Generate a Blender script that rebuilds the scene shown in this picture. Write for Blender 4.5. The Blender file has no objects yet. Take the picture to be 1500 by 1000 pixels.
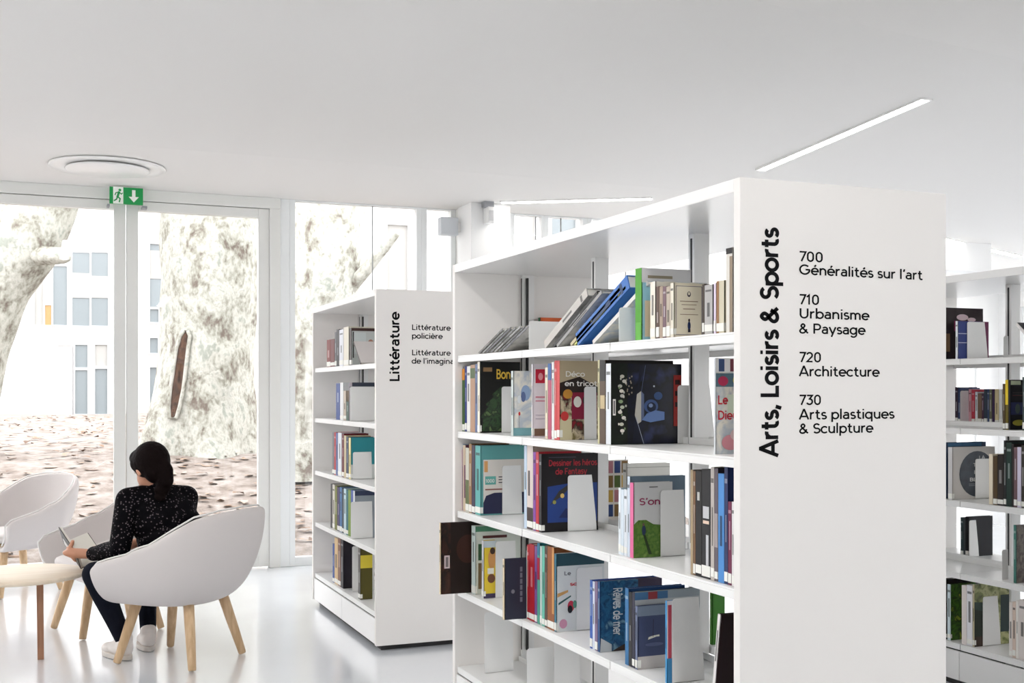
import bpy, bmesh, math, random
from mathutils import Vector, Matrix, noise
C = bpy.context.scene.collection
S = bpy.context.scene
PI = math.pi
random.seed(7)

# ---------------------------------------------------------------- camera, world, exposure
F, YH, YAW, EYE = 1697.4, 574.4, math.radians(22.2217), 1.38
cam_d = bpy.data.cameras.new('camera'); cam = bpy.data.objects.new('camera', cam_d); C.objects.link(cam)
cam.location = (0, 0, EYE); cam.rotation_euler = (PI/2, 0, -YAW)
cam_d.sensor_width = 36; cam_d.lens = 36*F/1500; cam_d.shift_y = (YH-500)/1500
cam_d.clip_start = .05; cam_d.clip_end = 400
S.camera = cam
S.view_settings.view_transform = 'Standard'; S.view_settings.look = 'None'; S.view_settings.gamma = 1
S.view_settings.exposure = 0.09
S.cycles.use_denoising = True
S.cycles.max_bounces = 10; S.cycles.diffuse_bounces = 6; S.cycles.transparent_max_bounces = 16
S.cycles.sample_clamp_indirect = 8
w = bpy.data.worlds.new('sky'); S.world = w; w.use_nodes = True
bg = w.node_tree.nodes['Background']; bg.inputs[0].default_value = (.985, .988, 1, 1); bg.inputs[1].default_value = 4.6

# ---------------------------------------------------------------- projection helpers (photo measurements -> metres)
SY, CY = math.sin(YAW), math.cos(YAW)
def W(r, d, z=0): return Vector((r*CY+d*SY, -r*SY+d*CY, z))        # right / depth of the viewer -> world
def ang(px): return YAW+math.atan((px-750)/F)
def Yat(px, X): return X/math.tan(ang(px))
def Xat(px, Y): return Y*math.tan(ang(px))
def dep(X, Y): return X*SY+Y*CY
def Zat(py, X, Y): return EYE-(py-YH)*dep(X, Y)/F

# ---------------------------------------------------------------- materials
MATS = {}
def mat(name, col, rough=.5, metal=0, spec=.5, emit=0, bump=0, bscale=200, var=0, vscale=8, coat=0):
    if name in MATS: return MATS[name]
    m = bpy.data.materials.new(name); m.use_nodes = True; nt = m.node_tree
    b = nt.nodes['Principled BSDF']
    b.inputs['Base Color'].default_value = (*col, 1); b.inputs['Roughness'].default_value = rough
    b.inputs['Metallic'].default_value = metal; b.inputs['Specular IOR Level'].default_value = spec
    if coat: b.inputs['Coat Weight'].default_value = coat; b.inputs['Coat Roughness'].default_value = .08
    if emit:
        b.inputs['Emission Color'].default_value = (*col, 1); b.inputs['Emission Strength'].default_value = emit
    tc = nt.nodes.new('ShaderNodeTexCoord')
    if var:
        n = nt.nodes.new('ShaderNodeTexNoise'); n.inputs['Scale'].default_value = vscale; n.inputs['Detail'].default_value = 5
        nt.links.new(tc.outputs['Object'], n.inputs['Vector'])
        mx = nt.nodes.new('ShaderNodeMix'); mx.data_type = 'RGBA'
        mx.inputs[6].default_value = (*[c*(1-var) for c in col], 1); mx.inputs[7].default_value = (*[min(1, c*(1+var)) for c in col], 1)
        nt.links.new(n.outputs['Fac'], mx.inputs[0]); nt.links.new(mx.outputs[2], b.inputs['Base Color'])
    if bump:
        n = nt.nodes.new('ShaderNodeTexNoise'); n.inputs['Scale'].default_value = bscale; n.inputs['Detail'].default_value = 3
        nt.links.new(tc.outputs['Object'], n.inputs['Vector'])
        bp = nt.nodes.new('ShaderNodeBump'); bp.inputs['Strength'].default_value = bump; bp.inputs['Distance'].default_value = .01
        nt.links.new(n.outputs['Fac'], bp.inputs['Height']); nt.links.new(bp.outputs['Normal'], b.inputs['Normal'])
    MATS[name] = m; return m
def s2l(c): return tuple((x/255/12.92 if x/255 < .04045 else ((x/255+.055)/1.055)**2.4) for x in c)
def rgb(r, g, b): return s2l((r, g, b))
def flat(col, rough=.45):                                            # a plain colour in sRGB 0-255
    k = 'paint_%d_%d_%d' % tuple(col)
    return mat(k, s2l(col), rough, spec=.22)
def glass_mat(name, tint=(1, 1, 1), refl=.06):
    if name in MATS: return MATS[name]
    m = bpy.data.materials.new(name); m.use_nodes = True; nt = m.node_tree
    for n in list(nt.nodes):
        if n.type == 'BSDF_PRINCIPLED': nt.nodes.remove(n)
    out = [n for n in nt.nodes if n.type == 'OUTPUT_MATERIAL'][0]
    t = nt.nodes.new('ShaderNodeBsdfTransparent'); t.inputs[0].default_value = (*tint, 1)
    g = nt.nodes.new('ShaderNodeBsdfGlossy'); g.inputs['Roughness'].default_value = .02
    fr = nt.nodes.new('ShaderNodeFresnel'); fr.inputs[0].default_value = 1.45
    ge = nt.nodes.new('ShaderNodeNewGeometry'); mr = nt.nodes.new('ShaderNodeMapRange')      # same reflectance on both faces of the pane
    mr.inputs[3].default_value = 1.45; mr.inputs[4].default_value = 1/1.45
    nt.links.new(ge.outputs['Backfacing'], mr.inputs[0]); nt.links.new(mr.outputs[0], fr.inputs[0])
    mx = nt.nodes.new('ShaderNodeMixShader')
    nt.links.new(fr.outputs[0], mx.inputs[0]); nt.links.new(t.outputs[0], mx.inputs[1]); nt.links.new(g.outputs[0], mx.inputs[2])
    nt.links.new(mx.outputs[0], out.inputs[0]); MATS[name] = m; return m

M_wall = mat('white_plaster', (.86, .86, .855), .7, bump=.02, bscale=90)
M_ceil = mat('ceiling_paint', (.745, .73, .71), .8)
M_lac = mat('white_lacquer', (.84, .835, .825), .28, spec=.45)
M_end = mat('white_end_panel', (.85, .825, .80), .55, spec=.3)
M_sheet = mat('white_sheet_metal', (.83, .83, .82), .3)
M_fr = mat('window_frame_grey', (.78, .78, .75), .4)
M_frw = mat('window_frame_white', (.84, .86, .86), .4)
M_black = mat('ink_black', (.006, .006, .007), .7, spec=.1)
M_dark = mat('dark_slot', (.03, .03, .03), .7)
M_paper = mat('paper', (.83, .80, .73), .7)
M_glass = glass_mat('clear_glass')
M_tag = flat((238, 238, 232), .5)

# ---------------------------------------------------------------- mesh helpers
class MB:
    """collects faces; build() links them as ONE mesh object"""
    def __init__(s): s.v = []; s.f = []; s.m = []; s.mats = []; s.sm = []
    def mi(s, m):
        if m not in s.mats: s.mats.append(m)
        return s.mats.index(m)
    def add(s, verts, faces, m, smooth=False):
        o = len(s.v); s.v += [Vector(p) for p in verts]; k = s.mi(m)
        for f in faces: s.f.append([i+o for i in f]); s.m.append(k); s.sm.append(smooth)
        return s
    def box(s, a, b, m, mx=None):
        x0, y0, z0 = a; x1, y1, z1 = b
        vs = [(x0,y0,z0),(x1,y0,z0),(x1,y1,z0),(x0,y1,z0),(x0,y0,z1),(x1,y0,z1),(x1,y1,z1),(x0,y1,z1)]
        if mx is not None: vs = [mx @ Vector(p) for p in vs]
        return s.add(vs, [(3,2,1,0),(4,5,6,7),(0,1,5,4),(1,2,6,5),(2,3,7,6),(3,0,4,7)], m)
    def tube(s, path, radii, m, n=12, cap=True, smooth=True, sq=None):
        path = [Vector(p) for p in path]; vs = []; fs = []
        up = None
        for i, p in enumerate(path):
            t = (path[min(i+1, len(path)-1)]-path[max(i-1, 0)]).normalized()
            if up is None: up = Vector((0, 0, 1)) if abs(t.z) < .9 else Vector((1, 0, 0))
            a = t.cross(up).normalized(); b = a.cross(t).normalized(); up = b
            r = radii[i] if hasattr(radii, '__len__') else radii
            rx, ry = r if hasattr(r, '__len__') else (r, r)
            for k in range(n):
                q = 2*PI*k/n+(PI/4 if n == 4 else 0); vs.append(p+a*math.cos(q)*rx+b*math.sin(q)*ry)
        for i in range(len(path)-1):
            for k in range(n): fs.append((i*n+k, i*n+(k+1) % n, (i+1)*n+(k+1) % n, (i+1)*n+k))
        if cap: fs.append(list(range(n))[::-1]); fs.append([(len(path)-1)*n+k for k in range(n)])
        return s.add(vs, fs, m, smooth and n > 4)
    def lathe(s, prof, c, m, n=48, smooth=True):
        vs = []; fs = []
        for (r, z) in prof:
            for k in range(n): q = 2*PI*k/n; vs.append((c[0]+r*math.cos(q), c[1]+r*math.sin(q), c[2]+z))
        for i in range(len(prof)-1):
            for k in range(n): fs.append((i*n+k, i*n+(k+1) % n, (i+1)*n+(k+1) % n, (i+1)*n+k))
        fs.append(list(range(n))[::-1]); fs.append([(len(prof)-1)*n+k for k in range(n)])
        return s.add(vs, fs, m, smooth)
    def ell(s, c, r, m, rot=None, nu=20, nv=12):
        vs = []; fs = []; c = Vector(c)
        for j in range(1, nv):
            t = PI*j/nv
            for i in range(nu):
                q = 2*PI*i/nu; p = Vector((r[0]*math.sin(t)*math.cos(q), r[1]*math.sin(t)*math.sin(q), r[2]*math.cos(t)))
                vs.append(c+(rot @ p if rot is not None else p))
        top = len(vs); e = Vector((0, 0, r[2])); vs.append(c+(rot @ e if rot is not None else e)); vs.append(c-(rot @ e if rot is not None else e))
        for j in range(nv-2):
            for i in range(nu): fs.append((j*nu+i, (j+1)*nu+i, (j+1)*nu+(i+1) % nu, j*nu+(i+1) % nu))
        for i in range(nu):
            fs.append((top, i, (i+1) % nu)); fs.append((top+1, (nv-2)*nu+(i+1) % nu, (nv-2)*nu+i))
        return s.add(vs, fs, m, True)
    def poly(s, pts, m, thick=None, nrm=None):
        pts = [Vector(p) for p in pts]
        if thick is None: return s.add(pts, [list(range(len(pts)))], m)
        n = len(pts); d = Vector(nrm)*thick
        return s.add(pts+[p+d for p in pts], [list(range(n))[::-1], [n+i for i in range(n)]]+[(i, (i+1) % n, n+(i+1) % n, n+i) for i in range(n)], m)
    def build(s, name, parent=None, loc=None, bevel=0, bseg=2, subd=0):
        me = bpy.data.meshes.new(name); me.from_pydata([tuple(p) for p in s.v], [], s.f)
        for m in s.mats: me.materials.append(m)
        for i, p in enumerate(me.polygons): p.material_index = s.m[i]; p.use_smooth = s.sm[i]
        me.update()
        o = bpy.data.objects.new(name, me); C.objects.link(o)
        if parent is not None: o.parent = parent
        if loc is not None: o.location = loc
        if bevel:
            b = o.modifiers.new('bevel', 'BEVEL'); b.width = bevel; b.segments = bseg; b.limit_method = 'ANGLE'; b.angle_limit = .6
        if subd:
            b = o.modifiers.new('subd', 'SUBSURF'); b.levels = subd; b.render_levels = subd
        return o
USED = {}
def tag(o, label, cat, group=None, kind=None):
    if label: o['label'] = label; USED[label] = USED.get(label, 0)+1
    if cat: o['category'] = cat
    if group: o['group'] = group
    if kind: o['kind'] = kind
    return o
def thing(name, label, cat, loc=(0, 0, 0), rotz=0, group=None):
    o = bpy.data.objects.new(name, None); C.objects.link(o); o.empty_display_size = .1
    o.location = loc; o.rotation_euler = (0, 0, rotz)
    return tag(o, label, cat, group)
def struct(o, label=None, cat=None): o['kind'] = 'structure'; return tag(o, label, cat) if label else o
def box1(name, a, b, m, parent=None, bevel=0): return MB().box(a, b, m).build(name, parent, bevel=bevel)

# ---------------------------------------------------------------- stroke lettering (geometric sans)
def arc(cx, cy, rx, ry, a0, a1, n=18):
    return [(cx+rx*math.cos(math.radians(a0+(a1-a0)*i/n)), cy+ry*math.sin(math.radians(a0+(a1-a0)*i/n))) for i in range(n+1)]
def crom(P, n=8):
    out = []
    for i in range(len(P)-1):
        p0 = P[max(i-1, 0)]; p1 = P[i]; p2 = P[i+1]; p3 = P[min(i+2, len(P)-1)]
        for k in range(n):
            t = k/n
            out.append(tuple(.5*((2*p1[j])+(-p0[j]+p2[j])*t+(2*p0[j]-5*p1[j]+4*p2[j]-p3[j])*t*t+(-p0[j]+3*p1[j]-3*p2[j]+p3[j])*t**3) for j in (0, 1)))
    return out+[P[-1]]
h = .042
o_ = arc(.255, .25, .213, .213, 0, 360, 32)
dot = lambda x, y: [(x-.001, y-.048), (x-.001, y+.048)]
acute = [(.22, .575), (.33, .70)]
GL = {
 ' ': ([], .22),
 'A': ([[(.03, 0), (.30, .69), (.33, .69), (.60, 0)], [(.13, .21), (.50, .21)]], .63),
 'B': ([[(.26, .37), (.09, .37), (.09, .66), (.26, .66)]+arc(.27, .515, .15, .145, 90, -90), [(.09, .37), (.09, .04), (.29, .04)]+arc(.29, .205, .17, .165, -90, 90)], .52),
 'D': ([[(.09, .04), (.09, .66), (.25, .66)]+arc(.25, .35, .31, .31, 90, -90)+[(.09, .04)]], .62),
 'F': ([[(.09, 0), (.09, .66), (.45, .66)], [(.09, .36), (.40, .36)]], .47),
 'G': ([arc(.37, .35, .31, .31, 45, 360, 28), [(.71, .35), (.42, .35)]], .74),
 'L': ([[(.09, .70), (.09, .042), (.46, .042)]], .47),
 'P': ([[(.09, 0), (.09, .66), (.30, .66)]+arc(.30, .475, .19, .185, 90, -90)+[(.09, .29)]], .54),
 'R': ([[(.09, 0), (.09, .66), (.28, .66)]+arc(.28, .495, .17, .165, 90, -90)+[(.09, .33)], [(.27, .33), (.48, 0)]], .53),
 'S': ([arc(.26, .505, .175, .155, 25, 265)+arc(.26, .20, .20, .16, 80, -150)], .50),
 'T': ([[(.02, .66), (.50, .66)], [(.26, .66), (.26, 0)]], .52),
 'E': ([[(.45, .66), (.09, .66), (.09, .042), (.45, .042)], [(.09, .36), (.40, .36)]], .49),
 'U': ([[(.09, .70), (.09, .27)]+arc(.31, .265, .22, .225, 180, 360)+[(.53, .70)]], .62),
 'a': ([arc(.23, .335, .15, .125, 150, 0)+[(.38, 0)], [(.38, .285), (.22, .285)]+arc(.20, .165, .135, .12, 90, 270)+arc(.23, .18, .15, .135, 270, 355)], .46),
 'b': ([[(.08, .74), (.08, 0)], arc(.285, .25, .205, .213, 0, 360, 28)], .53),
 'c': ([arc(.255, .25, .213, .213, 42, 318, 24)], .45),
 'd': ([[(.45, .74), (.45, 0)], arc(.245, .25, .205, .213, 0, 360, 28)], .53),
 'e': ([[(.05, .25), (.46, .25)]+arc(.255, .25, .21, .213, 0, 318, 26)], .50),
 'g': ([arc(.245, .25, .205, .213, 0, 360, 28), [(.45, .50), (.45, .0)]+arc(.25, .01, .20, .19, 0, -150, 14)], .53),
 'h': ([[(.08, .74), (.08, 0)], [(.08, .26)]+arc(.255, .275, .17, .185, 180, 0)+[(.425, 0)]], .50),
 'i': ([[(.09, .50), (.09, 0)], dot(.09, .66)], .18),
 'l': ([[(.09, .74), (.09, 0)]], .18),
 'm': ([[(.08, .50), (.08, 0)], [(.08, .26)]+arc(.225, .29, .145, .17, 180, 0)+[(.37, 0)], [(.37, .28)]+arc(.515, .29, .145, .17, 180, 0)+[(.66, 0)]], .74),
 'n': ([[(.08, .50), (.08, 0)], [(.08, .26)]+arc(.25, .275, .17, .185, 180, 0)+[(.42, 0)]], .50),
 'o': ([o_], .51),
 'p': ([[(.08, .50), (.08, -.20)], arc(.285, .25, .205, .213, 0, 360, 28)], .53),
 'q': ([[(.45, .50), (.45, -.20)], arc(.245, .25, .205, .213, 0, 360, 28)], .53),
 'r': ([[(.08, .50), (.08, 0)], [(.08, .24)]+arc(.26, .26, .18, .20, 180, 75, 10)], .33),
 's': ([arc(.19, .36, .125, .105, 30, 265, 14)+arc(.19, .145, .145, .11, 80, -150, 14)], .37),
 't': ([[(.15, .66), (.15, .17)]+arc(.28, .17, .13, .13, 180, 300, 8), [(.02, .46), (.31, .46)]], .36),
 'u': ([[(.08, .50), (.08, .23)]+arc(.25, .225, .17, .185, 180, 360)+[(.42, .22)], [(.42, .50), (.42, 0)]], .50),
 'v': ([[(.03, .50), (.23, .02), (.25, .02), (.45, .50)]], .48),
 'y': ([[(.03, .50), (.24, .03)], [(.45, .50), (.17, -.20)]], .48),
 'x': ([[(.03, .50), (.42, 0)], [(.42, .50), (.03, 0)]], .45),
 '&': ([crom([(.58, .02), (.40, .21), (.17, .45), (.145, .56), (.25, .66), (.36, .57), (.32, .45), (.13, .30), (.06, .18), (.11, .07), (.24, .035), (.38, .10), (.50, .30)])], .62),
 ',': ([[(.12, .10), (.05, -.12)]], .18),
 "'": ([[(.13, .72), (.07, .53)]], .17),
 '.': ([dot(.09, .045)], .18),
 '0': ([[(.09, .27)]+arc(.27, .25, .18, .21, 180, 360)+[(.45, .45)]+arc(.27, .45, .18, .21, 0, 180)+[(.09, .25)]], .54),
 '1': ([[(.04, .52), (.20, .66), (.20, 0)]], .33),
 '2': ([arc(.25, .48, .18, .18, 165, -35)+[(.08, .042), (.46, .042)]], .50),
 '3': ([[(.07, .66), (.43, .66), (.25, .42)]+arc(.24, .23, .195, .19, 85, -155)], .49),
 '7': ([[(.03, .66), (.43, .66), (.15, 0)]], .44),
}
GL['é'] = (GL['e'][0]+[acute], .50); GL['è'] = (GL['e'][0]+[[(.18, .70), (.29, .575)]], .50)
GL['ê'] = (GL['e'][0]+[[(.14, .58), (.25, .69), (.36, .58)]], .50)
def stroke_mb(mb, text, o, ux, uy, size, width=None, weight=.088, m=None, n=None, lift=.0006, italic=0):
    """letters as flat ribbons on the plane (o, ux, uy); width rescales the run to that length"""
    o = Vector(o); ux = Vector(ux); uy = Vector(uy); n = ux.cross(uy) if n is None else Vector(n)
    tot = sum(GL[c][1]+.03 for c in text); sx = size if width is None else width/tot
    x = 0; hw = weight/2; z = 0
    for c in text:
        st, adv = GL[c]
        for pl in st:
            pts = []
            for p in pl:
                if not pts or (abs(p[0]-pts[-1][0])+abs(p[1]-pts[-1][1]) > 1e-4): pts.append(p)
            closed = len(pts) > 3 and abs(pts[0][0]-pts[-1][0])+abs(pts[0][1]-pts[-1][1]) < 1e-3
            if closed: pts = pts[:-1]
            L = []; R = []; N = len(pts)
            for i, p in enumerate(pts):
                a = pts[i-1] if (closed or i > 0) else None; b = pts[(i+1) % N] if (closed or i < N-1) else None
                d0 = Vector((p[0]-a[0], p[1]-a[1])).normalized() if a else None
                d1 = Vector((b[0]-p[0], b[1]-p[1])).normalized() if b else None
                if d0 is None: d0 = d1
                if d1 is None: d1 = d0
                n0 = Vector((-d0.y, d0.x)); n1 = Vector((-d1.y, d1.x)); mm = n0+n1
                if mm.length < .2: mm = n0; k = 1
                else: mm.normalize(); k = min(1/max(mm.dot(n0), .35), 2.2)
                L.append((p[0]+mm.x*hw*k, p[1]+mm.y*hw*k)); R.append((p[0]-mm.x*hw*k, p[1]-mm.y*hw*k))
            z += 1
            vs = [o+ux*((x+q[0]+italic*q[1])*sx)+uy*(q[1]*size)+n*(lift+z*2e-6) for q in L+R]
            mb.add(vs, [(i, N+i, N+(i+1) % N, (i+1) % N) for i in range(N if closed else N-1)], m)
        x += adv+.03
    return mb
# ================================================================= the room shell
YW, ZC = 9.15, 2.91
# floor
def floor_material():
    m = bpy.data.materials.new('polished_floor'); m.use_nodes = True; nt = m.node_tree; b = nt.nodes['Principled BSDF']
    tc = nt.nodes.new('ShaderNodeTexCoord'); n = nt.nodes.new('ShaderNodeTexNoise'); n.inputs['Scale'].default_value = 1.3; n.inputs['Detail'].default_value = 6
    r = nt.nodes.new('ShaderNodeValToRGB'); r.color_ramp.elements[0].position = .3; r.color_ramp.elements[1].position = .7
    r.color_ramp.elements[0].color = (.79, .825, .875, 1); r.color_ramp.elements[1].color = (.82, .855, .90, 1)
    nt.links.new(tc.outputs['Object'], n.inputs['Vector']); nt.links.new(n.outputs['Fac'], r.inputs[0]); nt.links.new(r.outputs[0], b.inputs['Base Color'])
    n2 = nt.nodes.new('ShaderNodeTexNoise'); n2.inputs['Scale'].default_value = 3; mr = nt.nodes.new('ShaderNodeMapRange')
    mr.inputs[3].default_value = .2; mr.inputs[4].default_value = .28
    nt.links.new(tc.outputs['Object'], n2.inputs['Vector']); nt.links.new(n2.outputs['Fac'], mr.inputs[0]); nt.links.new(mr.outputs[0], b.inputs['Roughness'])
    b.inputs['Specular IOR Level'].default_value = .6; b.inputs['Coat Weight'].default_value = 1; b.inputs['Coat Roughness'].default_value = .14
    return m
X_L, X_R, Y_B, Y_R, X_J = -5.0, 13.0, -5.0, 13.0, 6.4      # left, right, rear, recess back, jog
fl = MB().poly([(X_L, Y_B, 0), (X_R, Y_B, 0), (X_R, Y_R+.1, 0), (X_J, Y_R+.1, 0), (X_J, YW+.14, 0), (X_L, YW+.14, 0)], floor_material(), -.1, (0, 0, 1))
struct(fl.build('floor'))
# ceiling: a level strip along the windows, then a facet rising towards the viewer, then a level facet
fold = [(X_L, 7.57), (1.86, 7.56), (4.27, 7.62), (7.47, 8.06), (X_R, 8.7)]
cre = [(X_L, 4.2), (1.86, 4.3), (2.95, 4.39), (4.79, 4.61), (X_R, 5.4)]
zm = lambda y: ZC+.07*(7.57-min(y, 7.57))
cl = MB()
T = .12
def ceil_quad(pts): cl.poly(pts, M_ceil, T, (0, 0, 1))
back = [(X_L, YW+.14), (1.86, YW+.14), (4.27, YW+.14), (7.47, Y_R+.1), (X_R, Y_R+.1)]
for i in range(4):
    a, b = fold[i], fold[i+1]
    if i == 2:
        ceil_quad([(a[0], a[1], ZC), (b[0], b[1], ZC), (b[0], YW+.14, ZC), (a[0], YW+.14, ZC)])
        ceil_quad([(X_J, YW+.14, ZC), (b[0], YW+.14, ZC), (b[0], Y_R+.1, ZC), (X_J, Y_R+.1, ZC)])
    else:
        ceil_quad([(a[0], a[1], ZC), (b[0], b[1], ZC), (back[i+1][0], back[i+1][1], ZC), (back[i][0], back[i][1], ZC)])
    c, d = cre[i], cre[i+1]
    cl.poly([(c[0], c[1], zm(c[1])), (d[0], d[1], zm(d[1])), (b[0], b[1], ZC), (a[0], a[1], ZC)], M_ceil, T, (0, 0, 1))
    cl.poly([(c[0], Y_B, zm(4.4)-.25), (d[0], Y_B, zm(4.4)-.25), (d[0], d[1], zm(d[1])), (c[0], c[1], zm(c[1]))], M_ceil, T, (0, 0, 1))
struct(cl.build('ceiling'))

# ---- window wall at the back left
wx = lambda px: Xat(px, YW)
def frame_box(name, x0, x1, z0, z1, m=None, y0=YW, y1=YW+.10, parent=None, bevel=.004):
    return box1(name, (x0, y0, z0), (x1, y1, z1), m or M_fr, parent, bevel)
def glass_pane(name, x0, x1, z0, z1, parent, y=YW+.05): return box1(name, (x0, y-.006, z0), (x1, y+.006, z1), M_glass, parent)
# header over the doors, floor track
struct(frame_box('trim_1', -1.85, wx(411), 2.825, ZC))
struct(frame_box('trim_2', wx(395), wx(411), 0, 2.825))
struct(frame_box('trim_3', wx(411), wx(425), 0, ZC, M_frw, YW+.02, YW+.10))
def door(n, x0, x1, hinge):
    e = thing('door_%d' % n, None, None); e['kind'] = 'structure'
    mb = MB(); y0, y1 = YW+.015, YW+.085; s = .085
    mb.box((x0, y0, .012), (x0+s, y1, 2.82), M_fr); mb.box((x1-s, y0, .012), (x1, y1, 2.82), M_fr)
    mb.box((x0+s, y0, 2.75), (x1-s, y1, 2.82), M_fr); mb.box((x0+s, y0, .012), (x1-s, y1, .125), M_fr)
    mb.build('door_frame', e, bevel=.004)
    glass_pane('glass', x0+s, x1-s, .125, 2.75, e)
    return e
xm = wx(185)
door(1, -1.85+.0, xm-.003, 'l'); door(2, xm+.003, wx(395), 'r')
# fixed glazing: panes between mullions
def window(n, x0, x1, fr=.03, split=None, m=None):
    e = thing('window_%d' % n, None, None); e['kind'] = 'structure'
    mb = MB(); y0, y1 = YW+.02, YW+.09; m = m or M_frw
    mb.box((x0, y0, 0), (x0+fr, y1, ZC), m); mb.box((x1-fr, y0, 0), (x1, y1, ZC), m)
    mb.box((x0+fr, y0, 0), (x1-fr, y1, .07), m); mb.box((x0+fr, y0, ZC-.012), (x1-fr, y1, ZC), m)
    mb.build('window_frame', e, bevel=.003)
    if split:
        glass_pane('glass', x0+fr, split-.003, .07, ZC-.012, e); glass_pane('glass', split+.003, x1-fr, .07, ZC-.012, e)
        MB().box((split-.003, YW+.042, .07), (split+.003, YW+.058, ZC-.012), mat('silicone', (.25, .26, .26), .6)).build('joint', e)
    else: glass_pane('glass', x0+fr, x1-fr, .07, ZC-.012, e)
    return e
window(1, wx(425), wx(619), .045, wx(548)); window(2, wx(619), wx(669), .045)
struct(frame_box('trim_4', wx(669), wx(683), 0, ZC, M_fr, YW-.08, YW+.10))
window(3, wx(683), wx(752), .03, m=M_frw); window(4, wx(752), wx(798), .02, wx(788)); window(5, wx(798), wx(862), .045, wx(825)); window(6, wx(862), X_J-.1, .04, wx(920))
struct(frame_box('trim_5', X_J-.1, X_J, 0, ZC, M_frw))
for k in range(3):
    e = window(7+k, -1.85-(k+1)*1.05, -1.85-k*1.05, .04)
# other walls of the room, glazed; left, right and rear windows unseen, sized for light
def wall_open(name, axis, c, lo, hi, z0, z1, top, nwin, t=.15):
    """wall on a plane X=c or Y=c with an opening lo..hi, z0..z1; window frames set in it"""
    pass
def wall_x(name, x, y0, y1, zt, openings, wn):
    mb = MB(); ys = sorted([y0]+[v for o in openings for v in o[:2]]+[y1]); s = 1 if x > 0 else -1
    for i in range(0, len(ys), 2): mb.box((x, ys[i], 0), (x+s*.15, ys[i+1], zt), M_wall)
    for (a, b, za, zb) in openings:
        mb.box((x, a, 0), (x+s*.15, b, za), M_wall); mb.box((x, a, zb), (x+s*.15, b, zt), M_wall)
    struct(mb.build(name))
    for i, (a, b, za, zb) in enumerate(openings):
        e = thing('window_%d' % (wn+i), None, None); e['kind'] = 'structure'; f = MB(); q = .06
        f.box((x+s*.04, a, za), (x+s*.1, a+q, zb), M_frw); f.box((x+s*.04, b-q, za), (x+s*.1, b, zb), M_frw)
        f.box((x+s*.04, a+q, za), (x+s*.1, b-q, za+q), M_frw); f.box((x+s*.04, a+q, zb-q), (x+s*.1, b-q, zb), M_frw)
        f.build('window_frame', e)
        box1('glass', (x+s*.07-.005, a+q, za+q), (x+s*.07+.005, b-q, zb-q), M_glass, e)
def wall_y(name, y, x0, x1, zt, openings, wn, s=-1):
    mb = MB(); xs = sorted([x0]+[v for o in openings for v in o[:2]]+[x1])
    for i in range(0, len(xs), 2): mb.box((xs[i], min(y, y+s*.15), 0), (xs[i+1], max(y, y+s*.15), zt), M_wall)
    for (a, b, za, zb) in openings:
        mb.box((a, min(y, y+s*.15), 0), (b, max(y, y+s*.15), za), M_wall); mb.box((a, min(y, y+s*.15), zb), (b, max(y, y+s*.15), zt), M_wall)
    struct(mb.build(name))
    for i, (a, b, za, zb) in enumerate(openings):
        e = thing('window_%d' % (wn+i), None, None); e['kind'] = 'structure'; f = MB(); q = .06
        Y0, Y1 = sorted((y+s*.04, y+s*.1))
        f.box((a, Y0, za), (a+q, Y1, zb), M_frw); f.box((b-q, Y0, za), (b, Y1, zb), M_frw)
        f.box((a+q, Y0, za), (b-q, Y1, za+q), M_frw); f.box((a+q, Y0, zb-q), (b-q, Y1, zb), M_frw)
        f.build('window_frame', e)
        box1('glass', (a+q, (Y0+Y1)/2-.005, za+q), (b-q, (Y0+Y1)/2+.005, zb-q), M_glass, e)
wall_x('wall_left', X_L, Y_B, YW+.14, 3.35, [(7.7, 8.9, .1, 2.6)], 10)
wall_x('wall_right', X_R, Y_B, Y_R+.1, 3.35, [(1.8, 7.5, .1, 2.8), (9.2, 12.6, .3, 2.6)], 13)
wall_y('wall_rear', Y_B, X_L, X_R, 3.35, [(4.6, 8.4, .3, 2.6), (8.8, 12.6, .1, 2.8)], 16)
wall_y('wall_back', Y_R, X_J, X_R, ZC, [(6.7, 8.9, .6, 2.45), (9.4, 12.6, .6, 2.45)], 20, s=1)
struct(box1('wall_jog', (X_J-.0, YW+.14, 0), (X_J+.12, Y_R, ZC), M_wall))
# white pillar in front of the glazing, and a low beam further right
struct(box1('wall_pillar', (Xat(690, 8.75), 8.75, 0), (Xat(690, 8.75)+.34, 9.07, ZC), M_wall, bevel=.004))
struct(box1('trim_6', (7.6, 9.2, 2.62), (9.1, 9.5, 2.91), M_wall))

# ---- lamps of the room, and unseen strips added for more light
M_em = mat('strip_diffuser', (1, .965, .92), .5, emit=18)
M_em_fill = mat('added_strip_diffuser', (1, .965, .92), .5, emit=36)  # glow for the added, unseen strips only
M_em_fill_max = mat('bright_added_strip_diffuser', (1, .975, .95), .5, emit=50)  # stronger glow, again only for strips added out of view
def strip(name, a, b, wdt, label, power):
    em = M_em_fill_max if power > 150 else M_em_fill if power > 70 else M_em
    a = Vector(a); b = Vector(b); d = (b-a); L = d.length; d.normalize(); s = d.cross(Vector((0, 0, 1))).normalized(); u = s.cross(d)
    e = thing(name, label, 'ceiling light', a, 0, None)
    mx = Matrix((d, s, u)).transposed().to_4x4()
    m = MB(); hw = wdt/2; t = .012
    m.box((-t, -hw-t, -.006), (0, hw+t, .03), M_lac, mx); m.box((L, -hw-t, -.006), (L+t, hw+t, .03), M_lac, mx)
    m.box((0, -hw-t, -.006), (L, -hw, .03), M_lac, mx); m.box((0, hw, -.006), (L, hw+t, .03), M_lac, mx)
    m.build('frame', e)
    MB().box((0, -hw, -.004), (L, hw, .02), em, mx).build('diffuser', e)
    return e
zq = lambda y: zm(y)-.003
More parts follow.
